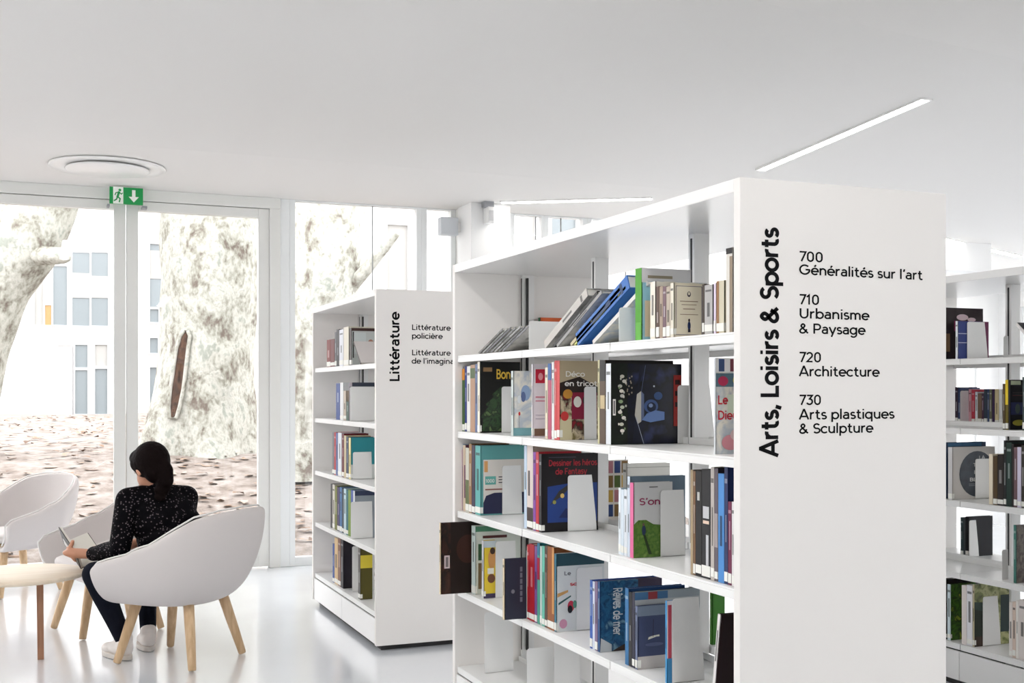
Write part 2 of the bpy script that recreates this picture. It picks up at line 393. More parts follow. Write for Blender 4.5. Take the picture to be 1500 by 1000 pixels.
strip('strip_light', (4.73, 6.92, zq(6.92)), (4.73, 5.28, zq(5.28)), .062, 'long bright recessed ceiling strip slanting above the big lettered end panel', 60)
strip('strip_light', (3.45, 8.66, ZC-.003), (4.47, 8.04, ZC-.003), .09, 'bright recessed ceiling strip low over the windows behind the big bookcase', 30)
strip('strip_light', (8.2, 9.0, ZC-.003), (10.2, 9.9, ZC-.003), .09, 'bright recessed ceiling strip at the far right behind the right-hand bookcase', 30)
for i, (x, y) in enumerate([(-2.5, 2.0), (1.2, 1.2), (6.2, 3.6), (9.5, 3.4), (-2.5, -2), (2, -2.4), (7, -2), (-3.4, 3.5), (-1.6, 3.5), (.3, 3.4)]):  # unseen strips added to brighten the room from above
    z = zm(4.4)-.25*(4.4-y)/9.4-.004
    strip('strip_light', (x, y+.8, z+.02), (x, y-.8, z-.025), .09, 'unseen ceiling strip added to brighten the near part of the room', 200 if y > 3 else 90 if x > 1 or y > 1.5 else 30)['group'] = 'added ceiling strips over the near part of the room'

# round ceiling diffuser
c = W(-2.735, 7.84, ZC)
e = thing('ceiling_vent', 'white round disc vent in the ceiling strip above the glass doors', 'ceiling vent', c)
MB().lathe([(.30, -.004), (.375, -.004), (.378, -.010), (.372, -.016), (.31, -.012)], (0, 0, 0), M_lac, 64).build('ring', e)
MB().lathe([(.06, -.0), (.06, -.022), (.27, -.022), (.275, -.028), (.26, -.034), (.001, -.036)], (0, 0, 0), M_lac, 64).build('disc', e)
MB().lathe([(.30, -.001), (.30, -.003), (.001, -.003)], (0, 0, 0), mat('vent_shadow_gap', (.12, .12, .12), .8), 48).build('recess', e)

# exit sign on the door header
M_green = mat('exit_green', rgb(0, 150, 72), .35); M_signw = mat('sign_white', (.9, .93, .88), .4)
e = thing('exit_sign', 'green running-man emergency exit sign with a white down arrow above the doors', 'exit sign', (Xat(185, 9.04), 9.04, 2.835))
sw, sh = .118, .062
mb = MB().box((-sw, -.012, -sh), (sw, .012, sh), M_green); 
mb.box((-sw+.025, -.0135, -sh), (-.022, -.0125, sh), M_signw)
# running figure
def limb(mb, pts, wd, m, y):
    for i in range(len(pts)-1):
        a = Vector((pts[i][0], pts[i][1])); b = Vector((pts[i+1][0], pts[i+1][1])); d = (b-a).normalized(); n = Vector((-d.y, d.x))*wd/2; d *= wd/3
        q = [a-d+n, a-d-n, b+d-n, b+d+n]; mb.poly([(p.x, y, p.y) for p in q], m)
k = -.058; yy = -.0145
mb.poly([(k+.012+.010*math.cos(t*PI/6), yy, .040+.010*math.sin(t*PI/6)) for t in range(12)], M_green)
limb(mb, [(k+.006, .024), (k-.004, -.010)], .016, M_green, yy)
limb(mb, [(k-.004, -.010), (k+.014, -.024), (k+.008, -.048)], .009, M_green, yy-.0002)
limb(mb, [(k-.004, -.010), (k-.012, -.030), (k-.028, -.040)], .009, M_green, yy-.0004)
limb(mb, [(k+.006, .024), (k+.022, .010), (k+.030, .018)], .007, M_green, yy-.0006)
limb(mb, [(k+.004, .024), (k-.016, .018), (k-.022, .002)], .007, M_green, yy-.0008)
mb.build('sign_panel', e, bevel=0)
a = MB(); ax = .052
a.poly([(ax-.012, -.0135, .045), (ax-.012, -.0135, -.005), (ax-.036, -.0135, -.005), (ax, -.0135, -.046), (ax+.036, -.0135, -.005), (ax+.012, -.0135, -.005), (ax+.012, -.0135, .045)], M_signw)
a.build('arrow', e)
M_grey = mat('grey_plastic', (.3, .31, .33), .5)
for s in (-1, 1): MB().box((s*(sw+.004)-.012 if s < 0 else sw-.006, -.008, -sh-.02), (s*(sw+.004)+.006 if s < 0 else sw+.03, .1, -sh-.004), M_grey).build('bracket', e)
# grey box and small white speaker by the pillar
bx0 = Xat(645, 9.0)
e = thing('wall_box', 'pale grey box mounted high on the window post left of the pillar', 'wall box', (bx0, 8.98, 2.67))
MB().box((0, 0, 0), (.15, .09, .145), mat('pale_grey_box', (.62, .65, .68), .5)).build('casing', e, bevel=.006)
MB().box((.15, .02, .03), (.19, .06, .11), M_lac).build('arm', e)
xs = Xat(716, 8.7)
e = thing('wall_speaker', 'small white speaker at the top of the white pillar', 'speaker', (xs, 8.64, 2.735))
MB().box((-.03, 0, 0), (.03, .11, .13), M_sheet).build('casing', e, bevel=.008)
MB().box((-.02, -.003, .015), (.02, .001, .1), mat('speaker_mesh', (.55, .55, .56), .7)).build('grille', e)
MB().box((-.05, .02, .13), (.03, .09, .175), M_grey).build('bracket', e)
# ================================================================= bookcases
BD, BH = .672, 1.93
SZ = [1.537, 1.212, .870, .533, .2013]                                # shelf tops
FRONT = .30
def bookcase(name, label, X0, Y0, L, nb, letters=None):
    e = thing(name, label, 'bookcase', (X0, Y0, 0))
    t = .03
    p = box1('end_panel', (0, 0, .03), (BD, t, BH), M_end, e, .002)
    if letters:
        [mb.build('lettering', p) for mb in letters(X0)]
    box1('end_panel', (0, L-t, .03), (BD, L, BH), M_end, e, .002)
    box1('top_panel', (0, t, BH-.035), (BD, L-t, BH), M_lac, e, .002)
    box1('plinth', (.04, .04, 0), (BD-.04, L-.04, .03), M_dark, e)
    bl = (L-2*t)/nb; c = BD/2
    for k in range(nb+1):
        y = t+bl*k; y0 = max(t, y-.018); y1 = min(L-t, y+.018)
        q = MB().box((c-.028, y0, .03), (c+.028, y1, BH-.035), M_sheet)
        for sx in (-1, 1): q.box((c+sx*.0285-.0006, (y0+y1)/2-.005, .25), (c+sx*.0285+.0006, (y0+y1)/2+.005, BH-.05), M_dark)
        if k in (0, nb):
            yy = t+.0006 if k == 0 else L-t-.0006
            q.box((c-.012, min(yy, yy+(.036 if k == 0 else -.036)), .25), (c-.006, max(yy, yy+(.036 if k == 0 else -.036))+.0005, BH-.05), M_dark)
        q.build('upright', e)
    for k in range(nb):
        ya, yb = t+bl*k+.002, t+bl*(k+1)-.002
        for side in (0, 1):
            x0, x1 = (.012, FRONT) if side == 0 else (BD-FRONT, BD-.012)
            for i, z in enumerate(SZ):
                mb = MB(); mb.box((x0, ya, z-.006), (x1, yb, z), M_sheet)
                xf = x0 if side == 0 else x1-.012
                mb.box((xf, ya, z-.028), (xf+.012, yb, z-.006), M_sheet)
                xb = x1-.004 if side == 0 else x0
                mb.box((xb, ya, z), (xb+.004, yb, z+.022), M_sheet)
                mb.build('shelf', e, bevel=.0015)
            xx = .006 if side == 0 else BD-.018
            box1('base_panel', (xx, ya, .032), (xx+.012, yb, SZ[4]-.034), M_lac, e, .0015)
    return e
pt = lambda s, X, z: (s, X, z)
def letters_arts(X0):
    R = []
    u = Vector((1, 0, 0)); v = Vector((0, 0, 1)); n = (0, -1, 0)
    R.append(MB()); stroke_mb(R[-1], 'Arts, Loisirs & Sports', (1.774-X0, 0, 1.214), v, -u, .0775, .592, .145, M_black, n)
    for (s, z, wd) in [('700', 1.7225, .078), ("Généralités sur l'art", 1.688, .409), ('710', 1.610, .066), ('Urbanisme', 1.5735, .228), ('& Paysage', 1.534, .215),
                       ('720', 1.459, .072), ('Architecture', 1.422, .262), ('730', 1.347, .072), ('Arts plastiques', 1.309, .312), ('& Sculpture', 1.272, .241)]:
        if s[0] == '7': R.append(MB())
        stroke_mb(R[-1], s, (1.839-X0, 0, z), u, v, .0375, wd, .112, M_black, n)
    return R
def letters_lit(X0):
    R = []
    u = Vector((1, 0, 0)); v = Vector((0, 0, 1)); n = (0, -1, 0)
    R.append(MB()); stroke_mb(R[-1], 'Littérature', (1.788-X0, 0, 1.438), v, -u, .0765, .373, .13, M_black, n)
    for (s, z, wd) in [('Littérature', 1.7155, .222), ('policière', 1.6695, .176), ('Littérature', 1.5795, .222), ("de l'imaginaire", 1.5345, .295)]:
        if s[0] == 'L': R.append(MB())
        stroke_mb(R[-1], s, (1.858-X0, 0, z), u, v, .042, wd, .115, M_black, n)
    return R
XA, YA, LA = 1.658, 2.519, 2.2205
XB, YB, LB = 1.66, 5.9734, 1.555
XC, YC, LC = 3.98, 2.75, 2.23
bookcase('bookcase', 'large white double-sided bookcase in front with arts and leisure lettering on its end', XA, YA, LA, 3, letters_arts)
bookcase('bookcase', 'white bookcase further back with literature lettering on its end', XB, YB, LB, 2, letters_lit)
bookcase('bookcase', 'white bookcase cut off by the right edge of the picture', XC, YC, LC, 3)
# ================================================================= lounge chairs, table, reader
M_shell = mat('light_grey_upholstery', rgb(214, 208, 206), .85, spec=.2, bump=.05, bscale=420)
M_pipe = mat('upholstery_piping', rgb(232, 230, 228), .8, spec=.2)
def wood_mat(name, c0, c1, sc=(30, 30, 2.5)):
    m = bpy.data.materials.new(name); m.use_nodes = True; nt = m.node_tree; b = nt.nodes['Principled BSDF']
    tc = nt.nodes.new('ShaderNodeTexCoord'); mp = nt.nodes.new('ShaderNodeMapping'); mp.inputs['Scale'].default_value = sc
    n = nt.nodes.new('ShaderNodeTexNoise'); n.inputs['Scale'].default_value = 1.5; n.inputs['Detail'].default_value = 6; n.inputs['Distortion'].default_value = .4
    r = nt.nodes.new('ShaderNodeValToRGB'); r.color_ramp.elements[0].color = (*c0, 1); r.color_ramp.elements[1].color = (*c1, 1)
    r.color_ramp.elements[0].position = .35; r.color_ramp.elements[1].position = .68
    nt.links.new(tc.outputs['Object'], mp.inputs[0]); nt.links.new(mp.outputs[0], n.inputs['Vector']); nt.links.new(n.outputs['Fac'], r.inputs[0]); nt.links.new(r.outputs[0], b.inputs['Base Color'])
    b.inputs['Roughness'].default_value = .5; return m
M_oak = wood_mat('oak', rgb(196, 162, 122), rgb(222, 192, 154))
M_top = wood_mat('pale_oak_top', rgb(232, 214, 190), rgb(243, 229, 209), (3, 40, 20))
M_tleg = wood_mat('brown_oak', rgb(150, 104, 78), rgb(178, 132, 102))
def lerp(a, b, t): return a+(b-a)*t
def interp(T, x):
    for (a, u), (b, v) in zip(T, T[1:]):
        if x <= b:
            t = (x-a)/(b-a); t = t*t*(3-2*t) if False else t
            return lerp(u, v, t)
    return T[-1][1]
def chair(label, r, d, fr, fd, group='grey lounge chairs by the windows'):
    p = W(r, d); dv = W(fr, fd); rz = math.atan2(dv.y, dv.x)
    e = thing('lounge_chair', label, 'chair', (p.x, p.y, 0), rz, group)
    # rim: U from the right arm's front, round the back, to the left arm's front
    N, Mr = 40, 9
    def plan(s):                                                     # s -1..1 ; 0 = middle of the back
        a = abs(s); sg = 1 if s > 0 else -1
        if a < .6:
            q = a/.6*PI/2; cx, cy = math.cos(q), math.sin(q)
            x = -.03-.35*cx**.85; y = .365*cy**.85
        else:
            x = lerp(-.03, .275, (a-.6)/.4); y = .365-.03*((a-.6)/.4)**2
        return x, y*sg
    H = [(0, .800), (.15, .793), (.3, .768), (.42, .71), (.55, .635), (.7, .582), (.85, .553), (.95, .53), (1, .495)]
    vs = []; fs = []
    for i in range(N+1):
        s = -1+2*i/N; x, y = plan(s); zr = interp(H, abs(s)); a = abs(s)
        bx = x*.62+.03 if a < .6 else lerp(.0114, .235, (a-.6)/.4); by = y*.70
        for j in range(Mr):
            t = j/(Mr-1)
            if j == 0: X, Y, Z = bx*.75+.01, by*.45, .334
            elif j == 1: X, Y, Z = bx*.97, by*.93, .342
            else:
                u = (j-1)/(Mr-2); k = math.sin(u*PI/2)**.8
                X = lerp(bx, x, k if a < .6 else lerp(k, u**.45, (a-.6)/.4)); Y = lerp(by, y, k); Z = lerp(.344, zr, u**1.2)
            vs.append((X, Y, Z))
    for i in range(N):
        for j in range(Mr-1): fs.append((i*Mr+j, i*Mr+j+1, (i+1)*Mr+j+1, (i+1)*Mr+j))
    for i in range(N//2): fs.append((i*Mr, (i+1)*Mr, (N-i-1)*Mr, (N-i)*Mr) if i < N//2-1 else (i*Mr, (i+1)*Mr, (N-i)*Mr))
    sh = MB().add(vs, fs, M_shell, True).build('shell', e)
    m = sh.modifiers.new('thick', 'SOLIDIFY'); m.thickness = .034; m.offset = 1; m.use_even_offset = True
    m = sh.modifiers.new('subd', 'SUBSURF'); m.levels = 2; m.render_levels = 2
    rim = [vs[i*Mr+Mr-1] for i in range(N+1)]; st = [vs[j] for j in range(2, Mr-1)]; en = [vs[N*Mr+j] for j in range(Mr-2, 1, -1)]
    path = [Vector(q) for q in st+rim+en]; path = [q+Vector((.002, 0, .003)) for q in path]
    MB().tube(path, .005, M_pipe, 8).build('piping', sh)
    # seat pad
    pad = MB(); n = 40; prof = [(.80, .358), (.94, .372), (1.0, .395), (.97, .42), (.86, .432), (.5, .436), (.02, .432)]
    pv = []; pf = []
    for (k, z) in prof:
        for q in range(n):
            t = 2*PI*q/n; ct, stt = math.cos(t), math.sin(t); g = (abs(ct)**3.4+abs(stt)**3.4)**(-1/3.4)
            yy = .285*stt*g*k; xx = .005+.262*ct*g*k; pv.append((xx, yy*(.93+.12*xx), z))
    for i in range(len(prof)-1):
        for q in range(n): pf.append((i*n+q, i*n+(q+1) % n, (i+1)*n+(q+1) % n, (i+1)*n+q))
    pf.append(list(range(n))[::-1]); pf.append([(len(prof)-1)*n+q for q in range(n)])
    pad.add(pv, pf, M_shell, True).build('seat_pad', e, subd=1)
    for sx in (-1, 1):
        for sy in (-1, 1):
            a = Vector((.0+sx*.15, sy*.135, .35)); b = Vector((.0+sx*.232, sy*.212, .006))
            MB().tube([a, lerp(a, b, .5), lerp(a, b, .985), b], [.028, .0255, .020, .017], M_oak, 16).build('leg', e)
    return e
chair('grey lounge chair in front, occupied by the reading person', -1.715, 6.0, -.93, .37)
chair('empty grey lounge chair behind the reading person', -2.36, 6.76, -.74, -.67)
chair('empty grey lounge chair at the left edge of the picture', -3.46, 8.04, -.56, -.83)

# round table
p = W(-2.55, 5.98)
e = thing('coffee_table', 'low round oak coffee table at the left edge before the chairs', 'table', p, 0)
MB().lathe([(.315, -.012), (.328, -.009), (.33, .002), (.33, .008), (.326, .012), (.002, .012)], (0, 0, .437), M_top, 72).build('table_top', e)
for (lr, ld) in ((.11, .02), (-.24, .14), (-.22, -.16)):
    q = W(lr, ld); v = Vector((q.x, q.y, 0))
    MB().tube([v*.96+Vector((0, 0, .428)), v+Vector((0, 0, 0))], [(.024, .024), (.022, .022)], M_tleg, 4).build('leg', e)

# ---- the reading person
M_skin = mat('skin', rgb(205, 150, 122), .5, spec=.35)
M_hair = mat('dark_hair', rgb(20, 12, 12), .7, spec=.06, bump=.5, bscale=70)
M_jean = mat('dark_jeans', rgb(22, 25, 36), .9, spec=.1, bump=.1, bscale=300, var=.25, vscale=14)
M_shoe = mat('white_canvas', rgb(236, 230, 226), .7); M_sole = mat('rubber_sole', rgb(214, 208, 202), .7)
def speck_mat():
    m = bpy.data.materials.new('speckled_blouse'); m.use_nodes = True; nt = m.node_tree; b = nt.nodes['Principled BSDF']
    tc = nt.nodes.new('ShaderNodeTexCoord'); v = nt.nodes.new('ShaderNodeTexVoronoi'); v.inputs['Scale'].default_value = 75
    lt = nt.nodes.new('ShaderNodeMath'); lt.operation = 'LESS_THAN'; lt.inputs[1].default_value = .30
    sp = nt.nodes.new('ShaderNodeSeparateColor'); gt = nt.nodes.new('ShaderNodeMath'); gt.operation = 'GREATER_THAN'; gt.inputs[1].default_value = .2
    mu = nt.nodes.new('ShaderNodeMath'); mu.operation = 'MULTIPLY'
    mx = nt.nodes.new('ShaderNodeMix'); mx.data_type = 'RGBA'; mx.inputs[6].default_value = (*rgb(12, 11, 15), 1); mx.inputs[7].default_value = (*rgb(92, 84, 88), 1)
    L = nt.links.new
    L(tc.outputs['Object'], v.inputs['Vector']); L(v.outputs['Distance'], lt.inputs[0]); L(v.outputs['Color'], sp.inputs[0]); L(sp.outputs[0], gt.inputs[0])
    L(lt.outputs[0], mu.inputs[0]); L(gt.outputs[0], mu.inputs[1]); L(mu.outputs[0], mx.inputs[0]); L(mx.outputs[2], b.inputs['Base Color'])
    b.inputs['Roughness'].default_value = .8; b.inputs['Specular IOR Level'].default_value = .06; return m
M_blouse = speck_mat()
P0 = W(-1.74, 6.03, 0)
def K(r, d, z): return W(r, d, z)-P0
per = thing('person', 'person with dark tied hair in a black speckled blouse reading in the front lounge chair', 'person', P0)
def remesh(o, vox, it=6):
    m = o.modifiers.new('remesh', 'REMESH'); m.mode = 'VOXEL'; m.voxel_size = vox; m.use_smooth_shade = True
    m = o.modifiers.new('smooth', 'SMOOTH'); m.factor = .5; m.iterations = it
    return o
def caps(mb, pts, rad, m, n=14):
    pts = [Vector(q) for q in pts]; mb.tube(pts, rad, m, n)
    for q, rr in zip(pts, rad): mb.ell(q, (rr, rr, rr), m, nu=14, nv=8)
def orient(fwd, up):
    f = Vector(fwd).normalized(); u = Vector(up); l = u.cross(f).normalized(); u = f.cross(l)
    return Matrix((f, l, u)).transposed()                            # columns forward, left, up
hipL, kneeL, ankL = K(-1.79, 5.95, .475), K(-2.125, 5.90, .455), K(-2.01, 6.0, .10)
hipR, kneeR, ankR = K(-1.69, 6.10, .475), K(-2.01, 6.36, .465), K(-1.95, 6.21, .10)
shL, elL, wrL = K(-1.975, 5.965, .825), K(-1.985, 5.86, .585), K(-2.185, 6.02, .54)
shR, elR, wrR = K(-1.735, 6.165, .82), K(-1.80, 6.33, .58), K(-2.05, 6.36, .56)
pel, wai, che, nek, hed = K(-1.735, 6.03, .49), K(-1.765, 6.03, .60), K(-1.83, 6.07, .75), K(-1.868, 6.065, .875), K(-1.895, 6.05, .985)
tf = (K(-.61, .79, 0)-K(0, 0, 0)).normalized(); Ft = orient(tf, (0, 0, 1))
gf = W(-.74, .50, -.36).normalized(); Fh = orient(gf, (0, 0, 1))
# body: one continuous surface
b = MB()
b.ell(hed+Fh @ Vector((-.012, 0, .012)), (.088, .073, .098), M_skin, Fh)          # skull
b.ell(hed+Fh @ Vector((.030, 0, -.045)), (.056, .052, .062), M_skin, Fh)          # jaw
b.ell(hed+Fh @ Vector((.086, 0, -.022)), (.016, .012, .020), M_skin, Fh)          # nose
b.ell(hed+Fh @ Vector((.074, 0, -.058)), (.012, .020, .008), M_skin, Fh)          # mouth
b.ell(hed+Fh @ Vector((.070, 0, -.086)), (.015, .018, .014), M_skin, Fh)          # chin
for s in (-1, 1): b.ell(hed+Fh @ Vector((-.004, s*.074, -.012)), (.017, .009, .030), M_skin, Fh)   # ears
caps(b, [nek-Vector((0, 0, .03)), nek, hed-Vector((0, 0, .05))], [.056, .050, .048], M_skin)
caps(b, [pel, wai, che, nek-Vector((0, 0, .04))], [.11, .10, .10, .06], M_skin)
for (a, c, d_) in ((shL, elL, wrL), (shR, elR, wrR)):
    caps(b, [nek-Vector((0, 0, .05)), a], [.05, .045], M_skin); caps(b, [a, c], [.043, .036], M_skin); caps(b, [c, lerp(c, d_, .4), d_], [.036, .034, .025], M_skin)
for (a, c, d_) in ((hipL, kneeL, ankL), (hipR, kneeR, ankR)):
    caps(b, [pel, a], [.09, .075], M_skin); caps(b, [a, c], [.07, .05], M_skin); caps(b, [c, lerp(c, d_, .3), d_], [.048, .048, .034], M_skin)
# book frame (needed for the hands)
bc = K(-2.33, 6.14, .515); bu = W(-.52, .42, .48).normalized()
en = (hed-bc); bn = (en-bu*en.dot(bu)).normalized(); bs = bu.cross(bn).normalized()   # bs: across the pages
if bs.dot(W(0, 1, 0)) > 0: bs = -bs                                                     # towards the viewer = reader's left page
def Bk(x, y, z): return bc+bs*x+bu*y+bn*z
th_ = math.radians(42)
def half(sg, w_, dz): return Bk(sg*w_*math.cos(th_), 0, w_*math.sin(th_)+dz)-bc
def hand(wr, sg, yb):
    """palm under the cover, four unequal fingers behind the board, thumb over the page"""
    edge = bc+half(sg, .125, 0)+bu*yb; inn = (-half(sg, 1, 0)+Bk(0, 0, 0)-bc)
    inn = (bc+half(sg, .02, 0)-(bc+half(sg, .12, 0))).normalized(); dn = -bn
    palm = edge+dn*.022-inn*.004-bu*.012
    caps(b, [wr, lerp(wr, palm, .45), palm], [.025, .027, .026], M_skin)
    pf = orient((palm-wr).normalized() if (palm-wr).length > .01 else bu, bn)
    b.ell(palm, (.045, .034, .019), M_skin, pf)
    for k, (off, ln) in enumerate(((.036, .062), (.015, .070), (-.006, .065), (-.026, .050))):
        r0 = palm+bu*off-inn*.004; 
        caps(b, [r0, r0+inn*ln*.45+dn*.004, r0+inn*ln*.8-dn*.001, r0+inn*ln-dn*.003], [.0098, .0090, .0082, .0072], M_skin, 10)
    t0 = palm+bu*.022+bn*.01-inn*.012
    caps(b, [t0, t0+bn*.030+inn*.002+bu*.012, edge+bn*.012+inn*.030+bu*.040], [.0125, .0105, .0085], M_skin, 10)
    return palm
hand(wrL, 1, -.06); hand(wrR, -1, -.05)
remesh(b.build('body', per), .0045, 5)
# eyes
for s in (-1, 1):
    MB().ell(hed+Fh @ Vector((.072, s*.030, .008)), (.011, .011, .011), mat('eye_white', (.8, .78, .75), .2), Fh, 12, 8).build('eye', per)
# blouse
q = MB()
for (c, r_) in ((pel+Vector((0, 0, .02)), (.135, .175, .10)), (wai, (.13, .185, .11)), (lerp(wai, che, .6), (.128, .188, .12)), (che, (.122, .182, .12)), (lerp(che, nek, .5), (.088, .150, .075))):
    q.ell(c, r_, M_blouse, Ft)
q.ell(K(-1.80, 6.0, .53), (.14, .15, .08), M_blouse, Ft)
for (a, c, d_) in ((shL, elL, wrL), (shR, elR, wrR)):
    caps(q, [nek-Vector((0, 0, .035)), lerp(nek, a, .5)-Vector((0, 0, .018)), a], [.060, .066, .066], M_blouse)
    caps(q, [a, lerp(a, c, .5), c], [.066, .060, .054], M_blouse); caps(q, [c, lerp(c, d_, .45), lerp(c, d_, .88)], [.053, .050, .037], M_blouse)
    caps(q, [lerp(c, d_, .86), lerp(c, d_, .92)], [.039, .039], M_blouse)
caps(q, [nek-Vector((0, 0, .05)), nek+Vector((0, 0, .004))], [.066, .060], M_blouse)
remesh(q.build('blouse', per), .007, 6)
# jeans
q = MB()
q.ell(pel-Vector((0, 0, .03)), (.13, .165, .085), M_jean, Ft)
for (a, c, d_) in ((hipL, kneeL, ankL), (hipR, kneeR, ankR)):
    caps(q, [a, lerp(a, c, .5), c], [.092, .080, .064], M_jean)
    caps(q, [c, lerp(c, d_, .3), lerp(c, d_, .75), lerp(c, d_, .97)], [.064, .060, .047, .043], M_jean)
remesh(q.build('jeans', per), .007, 5)
# shoes
for (an, tr) in ((ankL, W(-.72, .62, 0)), (ankR, W(-.42, .9, 0))):
    f = tr.normalized(); R = orient(f, (0, 0, 1)); g = Vector((an.x, an.y, 0))
    u = MB(); u.ell(g+R @ Vector((-.012, 0, .065)), (.048, .040, .05), M_shoe, R); u.ell(g+R @ Vector((.05, 0, .05)), (.085, .043, .038), M_shoe, R)
    u.ell(g+R @ Vector((.125, 0, .040)), (.065, .044, .030), M_shoe, R); caps(u, [g+Vector((0, 0, .07)), g+R @ Vector((-.005, 0, .105))], [.043, .044], M_shoe)
    sho = remesh(u.build('shoe', per), .005, 4)
    s_ = MB(); out = []
    for k in range(28):
        t = 2*PI*k/28; x = .062+.128*math.cos(t); y = (.046-.006*math.cos(t+2.2))*math.sin(t); out.append(g+R @ Vector((x, y, 0)))
    s_.poly([o+Vector((0, 0, .003)) for o in out], M_sole, .024, (0, 0, 1)); s_.build('sole', sho, bevel=.003)
    l_ = MB()
    for k in range(4):
        c0 = g+R @ Vector((.045+.020*k, 0, .092-.008*k)); l_.tube([c0+R @ Vector((0, -.022, -.008)), c0, c0+R @ Vector((0, .022, -.008))], .003, M_sole, 6)
    l_.build('laces', sho)
# hair: cap, nape roll and hanging tail
q = MB()
q.ell(hed+Fh @ Vector((-.030, 0, .028)), (.106, .092, .104), M_hair, Fh); q.ell(hed+Fh @ Vector((.030, 0, .070)), (.062, .070, .050), M_hair, Fh)
q.ell(hed+Fh @ Vector((-.055, 0, -.035)), (.062, .074, .070), M_hair, Fh)
for s in (-1, 1): q.ell(hed+Fh @ Vector((.012, s*.060, .035)), (.045, .024, .045), M_hair, Fh)
tl = [hed+W(.075, -.045, .035), hed+W(.098, -.055, -.01), hed+W(.102, -.06, -.06), hed+W(.088, -.065, -.11), hed+W(.070, -.068, -.145)]
caps(q, tl, [.040, .044, .044, .036, .022], M_hair)
for k in range(6): q.ell(lerp(tl[0], tl[-1], k/5)+W(.006+(.012 if k % 2 else -.012)+.022*math.sin(PI*k/5), -.02, 0), (.027, .027, .021), M_hair)
remesh(q.build('hair', per), .006, 2)
wl = lerp(elL, wrL, .97); ax = (wrL-elL).normalized()
MB().tube([wl-ax*.009, wl+ax*.009], [.030, .030], mat('watch_strap', rgb(220, 214, 205), .4), 18).build('watch', per)
# the book held open
bk = thing('book', 'open book with a black cover held in the reading person\'s hands', 'book', P0+bc)
mbk = flat((30, 26, 28), .4); cv = MB(); pg = MB()
def Bp(sg, x, y, z):                                                 # local point on a half
    d_ = (half(sg, 1, 0)-half(sg, 0, 0)); nn = bs.cross(bu)*0+bn*math.cos(th_)-bs*sg*math.sin(th_)
    return d_*x+bu*y+nn*z
for sg in (1, -1):
    f8 = [(3,2,1,0),(4,5,6,7),(0,1,5,4),(1,2,6,5),(2,3,7,6),(3,0,4,7)]
    if sg < 0: f8 = [t[::-1] for t in f8]
    def bx(mb, x0, x1, y0, y1, z0, z1, m): mb.add([Bp(sg, *t) for t in ((x0,y0,z0),(x1,y0,z0),(x1,y1,z0),(x0,y1,z0),(x0,y0,z1),(x1,y0,z1),(x1,y1,z1),(x0,y1,z1))], f8, m)
    bx(cv, 0, .135, -.105, .105, -.002, .001, mbk); bx(pg, .003, .130, -.102, .102, .001, .012 if sg > 0 else .008, M_paper)
    if sg > 0:
        for (a, c_) in ((.045, .062), (.015, .038)): bx(cv, a, c_, -.02, .085, -.0026, -.002, flat((225, 225, 225)))
cv.build('cover', bk); pg.build('pages', bk)
# ================================================================= books and bookends
CASES = {'front': (XA, YA, LA, 'front bookcase'), 'lit': (XB, YB, LB, 'literature bookcase'), 'right': (XC, YC, LC, 'right-hand bookcase')}
SHN = ['top', 'second', 'third', 'fourth', 'bottom']
def noise_cover(name, cols, scale, detail=4, dist=0.0, rough=.3):
    if name in MATS: return MATS[name]
    m = bpy.data.materials.new(name); m.use_nodes = True; nt = m.node_tree; b = nt.nodes['Principled BSDF']; b.inputs['Roughness'].default_value = rough; b.inputs['Specular IOR Level'].default_value = .25
    tc = nt.nodes.new('ShaderNodeTexCoord'); n = nt.nodes.new('ShaderNodeTexNoise'); n.inputs['Scale'].default_value = scale; n.inputs['Detail'].default_value = detail; n.inputs['Distortion'].default_value = dist
    r = nt.nodes.new('ShaderNodeValToRGB'); cr = r.color_ramp; k = len(cols)
    while len(cr.elements) < k: cr.elements.new(.5)
    for i, c in enumerate(cols): cr.elements[i].position = .3+.4*i/(k-1); cr.elements[i].color = (*s2l(c), 1)
    nt.links.new(tc.outputs['Object'], n.inputs['Vector']); nt.links.new(n.outputs['Fac'], r.inputs[0]); nt.links.new(r.outputs[0], b.inputs['Base Color'])
    MATS[name] = m; return m
